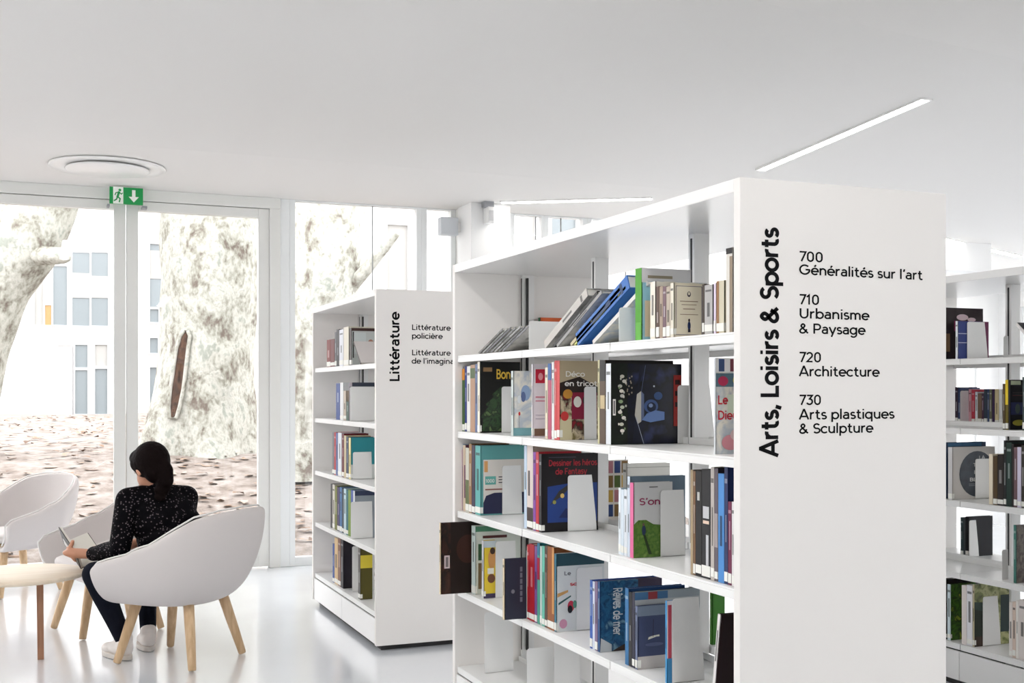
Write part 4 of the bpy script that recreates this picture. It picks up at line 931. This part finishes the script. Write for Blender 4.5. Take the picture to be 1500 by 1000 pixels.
B('front', s, 916, 921, 862, None, (30, 70, 120), (50, 110, 160), 'narrow blue book right of the sea album', dp=.2)
B('front', s, 921.4, 926, 868, None, (20, 20, 24), (26, 26, 30), 'black book right of the sea album', [('r', .1, .93, 1, .97, (60, 120, 160))], dp=.24)
B('front', s, 926.4, 930, 868, 1025, (150, 160, 166), (40, 40, 60), 'tall grey atlas behind the sailing boat book', [('r', 0, .9, .5, 1, (70, 110, 150)), ('r', .2, .9, .34, 1, (150, 60, 66)), ('r', 0, .80, 1, .90, (178, 182, 184))])
B('front', s, 931, 934, 888, 978, (66, 74, 104), (110, 120, 150), 'sailing boat book with a dusky blue cover', [('r', 0, .84, 1, 1, (120, 132, 150)), ('r', 0, 0, 1, .2, (196, 190, 186)), ('p', [(.34, .46), (.62, .50), (.72, .50), (.72, .53), (.5, .52), (.36, .50)], (226, 222, 206)), ('p', [(.5, .5), (.52, .5), (.53, .78), (.51, .78)], (50, 46, 56)), ('d', .55, .38, .3, .03, (90, 98, 130))])
B('front', s, 975, 977, 880, None, (70, 140, 190), (70, 150, 206), 'bright blue pamphlet right of the sailing boat book', [('r', .0, .3, .3, 1, (226, 222, 226)), ('r', .05, .3, .25, .95, (190, 80, 96))], dp=.06, tagged=False)
E('front', s, 985, 1032, 877, 'large white bookend at the near end beside the sailing boat book')
yk = Yat(1043, XA+.03)
e = book('front', XA+.035, yk, .012, SZ[s]+.0025, .25, .20, (34, 18, 20), (226, 222, 220), 'white-spined dark red book leaning near the lettered end on the fourth shelf', [('p', [(.06, .98), (.97, .98), (.97, .02), (.06, .02)], (30, 16, 20)), ('p', [(.3, .1), (.8, .9), (.95, .9), (.5, .1)], (120, 30, 34))], tagged=False)
e.rotation_euler = (math.radians(8), 0, 0)
# ---------------- bottom shelf: empty bookends
for (pl, pr, yt, y, d) in ((677, 712, 926, Yat(682, XA+.07), 'low white bookend at the far end'), (710, 752, 897, Yat(712, XA+.08), 'tall white bookend at the far end'), (772, 812, 950, Yat(774, XA+.06), 'white bookend in the middle'), (812, 850, 930, Yat(800, XA+.12), 'white bookend right of the middle one')):
    E('front', 4, pl, pr, yt, d, y=y, slant=.002)

# ---------------- books seen through from the far side of the front bookcase (fore-edges towards the viewer)
def R(case, sh, px, th, h_, dp, cover, desc, pages=None, deco=()):
    X0 = CASES[case][0]; x = X0+BD-.02; y = Yat(px, x-dp)
    nm = 'far-side'
    return book(case, x, y, th, SZ[sh]+.0008, h_, dp, cover, cover, desc, deco, tagged=False, back=True, pages=pages)
FS = ' on the far side of the front bookcase'
def RB(sh, px, n, th, h_, dp, specs):
    X0 = XA; x = X0+BD-.02; y = Yat(px, x-dp)
    for (t, hh, c, d) in specs:
        e = book('front', x, y, t, SZ[sh]+.0008, hh, dp, c, c, d+FS, (), tagged=False, back=True); y -= t+.0006
# facing album on the far side: cover visible
xr = 2.035; y = 4.655
book('front', xr, y, .02, SZ[0]+.0008, .17, .16, (206, 92, 40), (60, 110, 80), 'orange book with a white square standing on the far side of the top shelf', [('r', .45, .4, .8, .72, (230, 222, 210)), ('d', .62, .56, .1, .08, (60, 40, 36)), ('d', .3, .3, .12, .12, (110, 30, 24)), ('d', .24, .2, .1, .08, (206, 196, 180))], tagged=False)
xr = XA+BD-.24
y = Yat(903, xr); book('front', xr, y, .014, SZ[1]+.0008, .288, .2, 'night', (16, 16, 18), 'tall black album standing on the far side of the second shelf', tagged=False)
y = Yat(888, xr); book('front', xr, y, .012, SZ[2]+.0008, .24, .10, (236, 230, 224), W_, 'white album with a grid of colour photos on the far side of the third shelf', [('r', .04+.32*i, .06+.24*j, .30+.32*i, .26+.24*j, [(60, 80, 130), (206, 170, 90), (140, 110, 70), (190, 130, 140), (90, 110, 60)][(i*2+j) % 5]) for i in range(3) for j in range(4)], tagged=False)
y = Yat(918, xr); book('front', xr, y, .03, SZ[2]+.0008, .235, .19, (226, 224, 218), (220, 218, 210), 'thick white book on the far side of the third shelf', [('r', .0, .93, 1, .94, (170, 168, 160)), ('r', .0, .8, 1, .805, (190, 188, 180))], tagged=False)
y = Yat(1043, xr); book('front', xr, y, .012, SZ[3]+.0008, .24, .05, (60, 120, 40), (70, 130, 46), 'narrow green book on the far side of the fourth shelf', tagged=False)
y = Yat(846, xr); book('front', xr, y, .012, SZ[3]+.0008, .25, .13, (214, 204, 180), (206, 190, 160), 'beige book standing on the far side of the fourth shelf', [('r', 0, .5+.08*k, 1, .505+.08*k, (190, 176, 146)) for k in range(5)], tagged=False)

# ---------------- literature bookcase
def seq(case, sh, items, dp=.15, h0=None, **kw):
    for (pf, pn, yt, c, d) in items: B(case, sh, pf, pn, yt, None, c, c, d, dp=dp, **kw)
seq('lit', 0, [(479, 484, 497, (120, 34, 30), 'dark red book'), (484.3, 490, 496, (104, 28, 30), 'second dark red book'), (490.5, 493, 486, (90, 90, 96), 'thin grey book right of the red books'), (493.3, 497, 482, (34, 34, 40), 'black book'), (497.3, 503, 482, (222, 224, 232), 'white book'), (503.5, 511, 478, (226, 220, 204), 'cream book')])
B('lit', 0, 512, 515, 480, 550, (196, 202, 200), (60, 50, 50), 'pale picture book with a dark frame', [('r', 0, .92, 1, 1, (70, 50, 46)), ('r', .1, .3, .6, .88, (206, 214, 214)), ('r', .05, .2, .1, .9, (60, 60, 64)), ('d', .8, .5, .16, .2, (180, 130, 110))])
ye = LAST['lit', 0]-.19; e = book('lit', XB+.04, ye, .012, SZ[0]+.011, .21, .15, (150, 140, 134), (70, 60, 58), 'leaning dark-edged book on the top shelf of the literature bookcase', [('r', 0, 0, 1, 1, (222, 216, 214))], tagged=False)
e.rotation_euler = (math.radians(-52), 0, 0)
seq('lit', 1, [(492.5, 498, 561, (44, 74, 140), 'blue book'), (498.4, 503, 560, (222, 224, 226), 'white book'), (503.4, 507, 572, (190, 176, 160), 'beige book'), (507.4, 511, 588, (60, 90, 80), 'low green book')])
B('lit', 1, 511.5, 516, 560, 552, (60, 66, 80), (120, 110, 120), 'dark-topped book behind the bookend', [('r', 0, .0, 1, .88, (206, 206, 204)), ('r', .15, .3, .3, .84, (60, 70, 90))])
E('lit', 1, 513, 549, 566, 'white bookend', slant=.002)
seq('lit', 2, [(487, 489.5, 633, (110, 116, 124), 'grey book'), (489.8, 492, 633, (190, 60, 60), 'thin red book'), (492.3, 495, 634, (90, 110, 160), 'thin slate blue book'), (495.3, 500.5, 634, (222, 226, 232), 'white book'), (501, 504, 635, (104, 36, 44), 'dark red book'), (504.3, 507, 638, (210, 196, 160), 'thin cream book'), (507.3, 510.5, 640, (50, 66, 90), 'navy book')])
B('lit', 2, 511, 514, 641, 550, (50, 140, 150), (226, 214, 150), 'teal book with a pale lower cover', [('r', 0, 0, 1, .35, (206, 210, 208)), ('r', .1, .4, .3, .6, (30, 90, 130))])
E('lit', 2, 517, 545, 662, 'white bookend', slant=.002)
seq('lit', 3, [(484.5, 487, 709, (60, 60, 62), 'charcoal book'), (487.3, 490.5, 710, (206, 202, 192), 'cream book'), (490.8, 494, 712, (110, 116, 50), 'olive book'), (494.3, 497.5, 714, (60, 46, 90), 'violet book'), (497.8, 501, 714, (60, 110, 160), 'blue book'), (501.3, 503.5, 716, (40, 60, 70), 'slate book'), (503.8, 507, 716, (190, 214, 222), 'pale blue book'), (507.3, 510, 718, (40, 110, 120), 'teal book'), (510.3, 514, 718, (120, 150, 60), 'lime green book'), (514.3, 517, 718, (70, 96, 170), 'bright blue book')])
B('lit', 3, 517.4, 520, 719, 551, (150, 160, 168), (200, 206, 210), 'grey-blue book behind the bookend', [('r', 0, .9, 1, 1, (60, 70, 96))])
E('lit', 3, 514, 546, 735, 'white bookend', slant=.002)
seq('lit', 4, [(487.5, 490, 797, (50, 80, 150), 'blue book'), (490.3, 495, 789, (216, 186, 140), 'tan book'), (495.3, 499, 789, (130, 90, 70), 'brown book'), (499.3, 503, 790, (40, 36, 44), 'black book')])
E('lit', 4, 516, 548, 800, 'white bookend', slant=.002, px0=517)
LAST['lit', 4] = Yat(524, XB+.034)
B('lit', 4, 525, 528, 802, 537, (90, 84, 40), (70, 66, 60), 'yellow and black book between the bookends', [('r', 0, .6, 1, .85, (226, 206, 70))], dp=.07)

# ---------------- right-hand bookcase
RX = .03
seq2 = lambda sh, items, **kw: seq('right', sh, items, dx=RX, **kw)
s = 0
B('right', s, 1374, 1379, 450, 1440, (40, 26, 30), (90, 66, 44), 'black book with a pink title patch', [('r', .3, .55, .95, .75, (130, 40, 84)), ('d', .5, .82, .14, .06, (214, 190, 196)), ('d', .72, .78, .10, .04, (214, 190, 196)), ('r', 0, .15, .2, .5, (130, 100, 70))], dx=RX)
B('right', s, 1400, 1403, 470, 1448, (52, 66, 130), (226, 230, 236), 'dark blue book with white lines on its cover', [('r', 0, .66, 1, .68, (190, 196, 220)), ('r', 0, .42, 1, .44, (190, 196, 220)), ('r', .8, .0, 1, 1, (110, 40, 80))], dx=RX)
E('right', s, 1417, 1447, 471, 'white bookend in front of the dark blue book')
E('right', s, 1470, 1476, 492, 'small white bookend in the middle', px0=1471, slant=0)
yk = Yat(1481, XC+.04)-.19; e = book('right', XC+.04, yk, .014, SZ[0]+.0125, .21, .17, (62, 60, 64), (226, 222, 220), 'dark leaning book with a white spine on the top shelf of the right-hand bookcase', tagged=False)
e.rotation_euler = (math.radians(-48), 0, 0)
LAST['right', 0] = yk-.03
s = 1
LAST['right', 1] = Yat(1468, XC+RX)
B('right', s, 1469, 1472.5, 562, None, (60, 40, 30), (74, 56, 30), 'brown-spined book', dx=RX)
B('right', s, 1473, 1477, 556, None, (60, 56, 30), (110, 96, 30), 'yellow-topped book', [], [(0, .5, 1, 1, (236, 206, 50))], dx=RX)
B('right', s, 1477.5, 1480, 556, 1510, (20, 18, 26), (24, 22, 26), 'black picture book with a dim blue figure', [('r', .02, .9, .5, .98, (190, 200, 170)), ('r', .02, .3, .6, .55, (46, 50, 90)), ('d', .35, .42, .12, .1, (70, 84, 84)), ('d', .4, .14, .3, .06, (170, 160, 60)), ('r', .1, .68, .7, .69, (110, 60, 60)), ('r', .1, .74, .7, .75, (70, 60, 60))], dx=RX)
B('right', s, 1498, 1503, 552, None, (60, 70, 70), (70, 84, 84), 'grey-green book cut off by the picture edge', dx=RX)
FSR = ' on the far side of the right-hand bookcase, second shelf'
xr = XC+BD-.20
for (pf, pn, yt, c, d) in ((1399, 1403, 567, (60, 44, 60), 'plum book'), (1403.3, 1407, 568, (46, 60, 96), 'dark blue book'), (1419, 1423, 570, (206, 150, 160), 'pink-patterned book'), (1423.3, 1428, 571, (190, 60, 76), 'red book'), (1428.5, 1432, 574, (226, 226, 232), 'white book'), (1432.3, 1438, 576, (120, 96, 80), 'brown book'), (1438.3, 1441, 576, (76, 50, 70), 'maroon book'), (1441.3, 1446, 570, (50, 60, 76), 'slate book'), (1446.3, 1449, 570, (60, 76, 110), 'thin blue book'), (1449.3, 1453, 570, (110, 110, 90), 'khaki book'), (1453.3, 1457, 570, (60, 40, 76), 'violet book'), (1457.3, 1463, 570, (206, 190, 150), 'cream book'), (1463.4, 1468, 570, (222, 222, 218), 'pale grey book')):
    yf, yn = Yat(pf, xr), Yat(pn, xr); book('right', xr, yn, max(.005, yf-yn-.001), SZ[1]+.0008, Zat(yt, xr, yn)-SZ[1], .13, c, c, d+FSR if False else d+', far side of the second shelf, right-hand bookcase', (), tagged=True)
yb = Yat(1408, xr)
e = E('right', 1, 1407, 1419, 572, 'pale bookend', y=yb, label='white bookend among far-side books, second shelf, right-hand bookcase', slant=0)
s = 2
LAST['right', 2] = Yat(1376, XC+RX)
B('right', s, 1377, 1382, 648, 1480, (40, 60, 90), (30, 36, 50), 'tall dark blue book behind the oval cover', [('r', .1, .93, .9, .99, (60, 110, 150))], dx=RX)
B('right', s, 1389, 1395, 655, 1458, (196, 192, 188), (206, 204, 206), 'grey book with a large dark oval on its cover', [('d', .58, .48, .42, .44, 'egg'), ('t', 'LA', .62, .76, .095, .14, (206, 206, 206)), ('t', 'TERRE', .48, .62, .095, .38, (206, 206, 206)), ('t', 'EST', .50, .48, .095, .24, (206, 206, 206)), ('t', 'BLEUE', .40, .34, .095, .44, (206, 206, 206)), ('r', .38, .28, .76, .295, (110, 116, 124)), ('r', .38, .25, .76, .265, (110, 116, 124))], dx=RX)
E('right', s, 1429, 1452, 672, 'white bookend in front of the oval cover', slant=0)
LAST['right', 2] = Yat(1448, XC+RX)
seq2(s, [(1449, 1454.5, 665, (226, 214, 190), 'cream-spined book'), (1455, 1461, 668, (80, 60, 30), 'dark ochre book'), (1461.4, 1470, 666, (34, 26, 24), 'dark brown book'), (1470.5, 1474, 645, (26, 30, 32), 'black book'), (1474.4, 1482, 648, (24, 50, 44), 'dark green book'), (1482.4, 1485, 650, (40, 34, 34), 'thin black book'), (1485.4, 1490, 655, (110, 84, 90), 'mauve-brown book'), (1490.4, 1496, 655, (206, 200, 220), 'pale lilac book'), (1496.4, 1501, 652, (60, 56, 50), 'dark olive book at the picture edge')])
s = 3
xr = XC+BD-.22
for (pf, pn, yt, c, d) in ((1407, 1411, 758, (46, 66, 70), 'dark teal folder'), (1411.3, 1414, 758, (70, 76, 80), 'grey folder'), (1414.3, 1419, 757, (24, 24, 30), 'black folder')):
    yf, yn = Yat(pf, xr), Yat(pn, xr); book('right', xr, yn, max(.005, yf-yn-.001), SZ[3]+.0008, Zat(yt, xr, yn)-SZ[3], .16, c, c, d+' on the far side of the right-hand bookcase', (), tagged=True)
E('right', 3, 1420, 1434, 762, '', y=Yat(1419, xr)-.006, label='white bookend beside the black folder on the far side of the right-hand bookcase')
E('right', 3, 1468, 1477, 805, '', label='small white bookend on the fourth shelf of the right-hand bookcase', y=Yat(1468, XC+.05), slant=0)
LAST['right', 3] = Yat(1484, XC+RX)
B('right', s, 1485, 1488.5, 769, 1530, 'rock', (60, 120, 110), 'green-spined rock picture book', dx=RX)
s = 4
LAST['right', 4] = Yat(1380, XC+RX)
B('right', s, 1381, 1387, 848, 1440, (36, 28, 30), (40, 34, 34), 'black book behind the jungle cover', dx=RX)
B('right', s, 1388, 1392.5, 856, 1440, 'jungle', (206, 220, 226), 'jungle cover book', dx=RX)
B('right', s, 1409, 1416, 858, None, (222, 214, 210), (226, 218, 214), 'pinkish white book left of the landscape cover', dx=RX, dp=.18)
B('right', s, 1416.4, 1424.5, 858, None, (226, 226, 230), (230, 230, 234), 'white book left of the landscape cover', dx=RX, dp=.18)
B('right', s, 1425, 1427.5, 856, 1478, 'land', (190, 180, 150), 'landscape cover book', [('r', 0, 0, .3, .7, (36, 44, 36)), ('r', .75, .2, 1, .8, (40, 56, 56)), ('p', [(0, .72), (.3, .70), (.3, .55), (0, .6)], (50, 66, 60)), ('r', 0, 0, .35, .16, (60, 46, 38))], dx=RX)
E('right', s, 1440, 1466, 874, 'white bookend in front of the landscape cover')
LAST['right', 4] = Yat(1478, XC+RX)
seq2(s, [(1478.5, 1483, 882, (230, 222, 216), 'pinkish book near the picture edge'), (1483.4, 1488, 882, (220, 200, 186), 'pale salmon book near the picture edge'), (1488.4, 1492, 880, (236, 232, 226), 'white book near the picture edge'), (1492.4, 1503, 880, (222, 214, 210), 'cream book with a black patch at the picture edge')])
# ================================================================= outside the glass doors
GP = [(9.28, .02), (9.6, .10), (10.4, .24), (13, .66), (16, .80), (22, .90), (40, 1.0), (60, 1.05)]
def gz(x, y): return interp(GP, y)+.05*noise.noise(Vector((x*.5, y*.5, 3)))*min(1, (y-9.28)/1.5)
def litter_mat():
    m = bpy.data.materials.new('leaf_litter'); m.use_nodes = True; nt = m.node_tree; b = nt.nodes['Principled BSDF']
    tc = nt.nodes.new('ShaderNodeTexCoord'); n = nt.nodes.new('ShaderNodeTexNoise'); n.inputs['Scale'].default_value = 5; n.inputs['Detail'].default_value = 10; n.inputs['Roughness'].default_value = .75
    r = nt.nodes.new('ShaderNodeValToRGB'); cr = r.color_ramp; cr.elements.new(.5); cr.elements.new(.6)
    for e, (p, c) in zip(cr.elements, ((.34, (.14, .11, .09)), (.45, (.22, .18, .155)), (.54, (.29, .25, .225)), (.66, (.36, .335, .31)))): e.position = p; e.color = (*c, 1)
    nt.links.new(tc.outputs['Object'], n.inputs['Vector']); nt.links.new(n.outputs['Fac'], r.inputs[0]); nt.links.new(r.outputs[0], b.inputs['Base Color']); b.inputs['Roughness'].default_value = .9
    return m
xs_ = [-26+.55*i for i in range(82)]; ys_ = [9.28+.28*i for i in range(24)]+[16.2+1.2*i for i in range(30)]
mb = MB(); mb.add([(x, y, gz(x, y)) for x in xs_ for y in ys_], [(i*len(ys_)+j, (i+1)*len(ys_)+j, (i+1)*len(ys_)+j+1, i*len(ys_)+j+1) for i in range(len(xs_)-1) for j in range(len(ys_)-1) if not (xs_[i+1] > X_J and ys_[j] < Y_R+.3)], litter_mat(), True)
struct(mb.build('ground'))
M_pave = mat('pale_paving', (.68, .67, .65), .9)
mb = MB().box((-40, -40, -.3), (X_L-.2, 9.2, -.12), M_pave).box((X_R+.2, -40, -.3), (45, 50, -.12), M_pave).box((X_L-.2, -40, -.3), (X_R+.2, Y_B-.2, -.12), M_pave)
struct(mb.build('ground_paving'))
# fallen leaves
rl = random.Random(3); LM = [flat(c, .8) for c in ((140, 116, 98), (160, 138, 120), (112, 92, 80), (180, 162, 148))]
mb = MB()
for k in range(4200):
    y = 9.7+14*rl.random()**1.6; x = rl.uniform(-9, 4.2); a = rl.uniform(0, 2*PI); s_ = rl.uniform(.035, .085); z = gz(x, y)+.006+rl.random()*.02
    tl_ = rl.uniform(-.5, .5); c_, n_ = math.cos(a), math.sin(a); pts = [(-1, 0), (-.3, .5), (.5, .38), (1, 0), (.4, -.45), (-.4, -.5)]
    mb.poly([(x+s_*(u*c_-v*n_), y+s_*(u*n_+v*c_), z+s_*abs(v)*tl_+s_*.3*u*tl_) for (u, v) in pts], LM[k % 4])
o = mb.build('fallen_leaves'); tag(o, 'dry fallen leaves strewn over the ground outside the glass doors', 'leaves', None, 'stuff')
# plane trees
def bark_mat():
    m = bpy.data.materials.new('plane_bark'); m.use_nodes = True; nt = m.node_tree; b = nt.nodes['Principled BSDF']; L = nt.links.new
    tc = nt.nodes.new('ShaderNodeTexCoord'); mp = nt.nodes.new('ShaderNodeMapping'); mp.inputs['Scale'].default_value = (1.35, 1.35, 1.0); L(tc.outputs['Object'], mp.inputs[0])
    n = nt.nodes.new('ShaderNodeTexNoise'); n.inputs['Scale'].default_value = 3.2; n.inputs['Detail'].default_value = 6; n.inputs['Roughness'].default_value = .68; n.inputs['Distortion'].default_value = .35
    r = nt.nodes.new('ShaderNodeValToRGB'); cr = r.color_ramp; cr.elements.new(.5); cr.elements.new(.55); cr.elements.new(.6)
    for e, (p, c) in zip(cr.elements, ((.34, (.15, .12, .10)), (.42, (.29, .285, .24)), (.49, (.41, .41, .365)), (.56, (.52, .515, .47)), (.66, (.31, .33, .29)))): e.position = p; e.color = (*c, 1)
    n2 = nt.nodes.new('ShaderNodeTexNoise'); n2.inputs['Scale'].default_value = 16; n2.inputs['Detail'].default_value = 6
    L(mp.outputs[0], n.inputs['Vector']); L(mp.outputs[0], n2.inputs['Vector'])
    ad = nt.nodes.new('ShaderNodeMath'); ad.operation = 'MULTIPLY_ADD'; ad.inputs[1].default_value = .35; L(n2.outputs['Fac'], ad.inputs[0]); L(n.outputs['Fac'], ad.inputs[2])
    sb = nt.nodes.new('ShaderNodeMath'); sb.operation = 'SUBTRACT'; sb.inputs[1].default_value = .175; L(ad.outputs[0], sb.inputs[0]); L(sb.outputs[0], r.inputs[0])
    L(r.outputs[0], b.inputs['Base Color']); b.inputs['Roughness'].default_value = .9
    bp = nt.nodes.new('ShaderNodeBump'); bp.inputs['Strength'].default_value = .6; bp.inputs['Distance'].default_value = .05; L(ad.outputs[0], bp.inputs['Height']); L(bp.outputs[0], b.inputs['Normal'])
    return m
M_bark = bark_mat()
def trunk_mb(path, rad, seed, n=40, flare=0):
    path = [Vector(p) for p in path]; fine = []; fr_ = []
    for i in range(len(path)-1):
        for k in range(8):
            t = k/8; p0 = path[max(i-1, 0)]; p3 = path[min(i+2, len(path)-1)]
            fine.append(.5*((2*path[i])+(-p0+path[i+1])*t+(2*p0-5*path[i]+4*path[i+1]-p3)*t*t+(-p0+3*path[i]-3*path[i+1]+p3)*t**3)); fr_.append(lerp(rad[i], rad[i+1], t))
    fine.append(path[-1]); fr_.append(rad[-1])
    m = MB(); vs = []; fs = []
    for i, (p, r_) in enumerate(zip(fine, fr_)):
        t = (fine[min(i+1, len(fine)-1)]-fine[max(i-1, 0)]).normalized(); a = t.cross(Vector((0, 1, 0))).normalized(); b_ = a.cross(t)
        hgt = p.z-path[0].z
        for k in range(n):
            q = 2*PI*k/n
            rr = r_*(1+.10*noise.noise(Vector((math.cos(q)*1.3+seed, math.sin(q)*1.3, hgt*.7)))+.05*noise.noise(Vector((math.cos(q)*4, math.sin(q)*4+seed, hgt*2.2))))
            rr *= 1+flare*math.exp(-max(hgt, 0)*1.8)*(.5+.5*math.cos(5*q+seed))
            vs.append(p+a*rr*math.cos(q)+b_*rr*math.sin(q))
    for i in range(len(fine)-1):
        for k in range(n): fs.append((i*n+k, i*n+(k+1) % n, (i+1)*n+(k+1) % n, (i+1)*n+k))
    fs.append([(len(fine)-1)*n+k for k in range(n)])
    m.add(vs, fs, M_bark, True); return m
def PX(px, py, d): r = (px-750)/F*d; return W(r, d, EYE-(py-YH)*d/F)
def tree(label, pix, d, rad, seed, branches=(), flare=.3, hollow=None):
    pts = [PX(a, b_, d) for (a, b_) in pix]; base = Vector((pts[0].x, pts[0].y, gz(pts[0].x, pts[0].y)-.15))
    e = thing('plane_tree', label, 'tree', base)
    tb = trunk_mb([p-base for p in pts], rad, seed, flare=flare).build('trunk', e)
    for (bp, br) in branches: trunk_mb([PX(a, b_, dd)-base for (a, b_, dd) in bp], br, seed+5, 20, 0).build('branch', e)
    return e, base, tb
e, base, tb = tree('broad mottled plane tree with a long dark hollow behind the right glass door', [(296, 672), (298, 600), (303, 500), (308, 400), (314, 300), (322, 180), (330, 60)], 13.3, [.60, .56, .52, .53, .57, .50, .45], 2.3,
    [([(300, 260, 13.3), (250, 150, 13.2), (180, 20, 13)], [.36, .28, .22]), ([(330, 240, 13.4), (420, 120, 13.8), (520, -20, 14.4)], [.34, .26, .2])], .38)
# the hollow: a long dark wound lying on the near face of the trunk
hp = [(272, 484, 3), (271, 492, 7), (267, 510, 8.5), (263, 540, 9), (259, 570, 9.5), (255, 596, 8), (253, 612, 5)]
from mathutils.bvhtree import BVHTree
bvh = BVHTree.FromPolygons([v.co+base for v in tb.data.vertices], [tuple(p.vertices) for p in tb.data.polygons])
def near_surface(px, py):
    o_ = Vector((0, 0, EYE)); dr = (PX(px, py, 10)-o_).normalized(); hit = bvh.ray_cast(o_, dr)[0]
    return (hit if hit is not None else o_+dr*12.8)-dr*.02-base
L_ = []; R_ = []; M_ = []
for (a, b_, w_) in hp:
    L_.append(near_surface(a-w_, b_)); R_.append(near_surface(a+w_, b_)); M_.append(near_surface(a, b_)+Vector((.0, -.01, 0)))
n_ = len(hp); M_hol = noise_cover('hollow_wood', [(40, 28, 22), (92, 68, 54), (60, 44, 36), (30, 22, 18)], 9, 5, .5, .9)
MB().add(L_+M_+R_, [(i, i+1, n_+i+1, n_+i) for i in range(n_-1)]+[(n_+i, n_+i+1, 2*n_+i+1, 2*n_+i) for i in range(n_-1)], M_hol).build('hollow', e)
lip = MB().tube([p+Vector((0, -.01, 0)) for p in L_]+[p+Vector((0, -.01, 0)) for p in R_[::-1]], .022, M_bark, 8); lip.build('hollow_rim', e)
tree('leaning mottled plane tree at the left edge behind the left glass door', [(-75, 690), (-55, 600), (-32, 500), (-5, 420), (35, 350), (72, 270), (110, 120)], 12.5, [.42, .34, .32, .34, .40, .34, .28], 7.1,
    [([(30, 372, 12.4), (62, 374, 12.3), (92, 374, 12.2), (99, 372, 12.2)], [.13, .10, .085, .06]), ([(70, 300, 12.5), (105, 250, 12.3), (150, 150, 12)], [.22, .18, .14])], .3)
tree('mottled plane tree behind the fixed glass beside the literature bookcase', [(452, 700), (452, 640), (456, 560), (466, 470), (474, 400), (482, 300), (492, 160), (500, 40)], 12.2, [.42, .36, .36, .38, .40, .38, .34, .3], 11.7,
    [([(478, 470, 12.2), (505, 430, 12.1), (540, 390, 12), (580, 340, 11.9)], [.10, .08, .065, .05])], .25)
# pale building opposite
YF = 27.0
M_fac = mat('white_facade', (.80, .80, .80), .8); M_win = mat('pale_window_pane', (.20, .23, .245), .25); M_bl = mat('pale_blind', (.36, .355, .34), .7); M_wf = mat('facade_window_frame', (.55, .555, .56), .5)
bx_ = Xat(-260, YF); e = thing('building', 'pale white building opposite, seen through the glass doors behind the trees', 'building', (bx_, YF, .8))
o0 = Vector((bx_, YF, .8))
MB().box((0, 0, -.5), (Xat(980, YF)-bx_, 8, 6.6), M_fac).build('wall', e)
FW = [0]
def fwin(px0, py0, px1, py1, m=None, fr=.035, blind=None):
    FW[0] += 1; q = -.03-.004*FW[0]
    x0, x1 = Xat(px0, YF), Xat(px1, YF); xm_ = (x0+x1)/2; z0, z1 = Zat(py1, xm_, YF), Zat(py0, xm_, YF)
    f = MB(); a = Vector((x0, YF, z0))-o0; b_ = Vector((x1, YF, z1))-o0
    f.box((a.x-fr, q, a.z-fr), (a.x, .03, b_.z+fr), M_wf).box((b_.x, q, a.z-fr), (b_.x+fr, .03, b_.z+fr), M_wf).box((a.x, q, a.z-fr), (b_.x, .03, a.z), M_wf).box((a.x, q, b_.z), (b_.x, .03, b_.z+fr), M_wf)
    w_ = f.build('window', e); MB().box((a.x, -.02, a.z), (b_.x, .01, b_.z), m or M_win).build('pane', w_)
    if blind: MB().box((a.x, -.04, lerp(a.z, b_.z, blind[0])), (b_.x, -.022, lerp(a.z, b_.z, blind[1])), M_bl).build('blind', w_)
M_or = mat('orange_panel', (.40, .25, .10), .6)
fwin(106, 370, 131, 477, blind=(.38, .72)); fwin(134, 370, 158, 477, blind=(.38, .68)); fwin(66, 447, 75, 476, M_or); fwin(78, 390, 98, 476); fwin(51, 390, 63, 476, M_bl)
fwin(110, 505, 128, 538); fwin(110, 542, 128, 606); fwin(139, 505, 157, 536, M_bl); fwin(139, 540, 157, 606); fwin(84, 506, 104, 606, M_fac, .03)
fwin(219, 358, 244, 450, blind=(.45, .9)); fwin(219, 453, 232, 472); fwin(219, 495, 231, 517); fwin(219, 538, 231, 600)
fwin(566, 330, 596, 470, M_bl); fwin(760, 300, 782, 420, M_bl); fwin(806, 300, 842, 420, M_win)
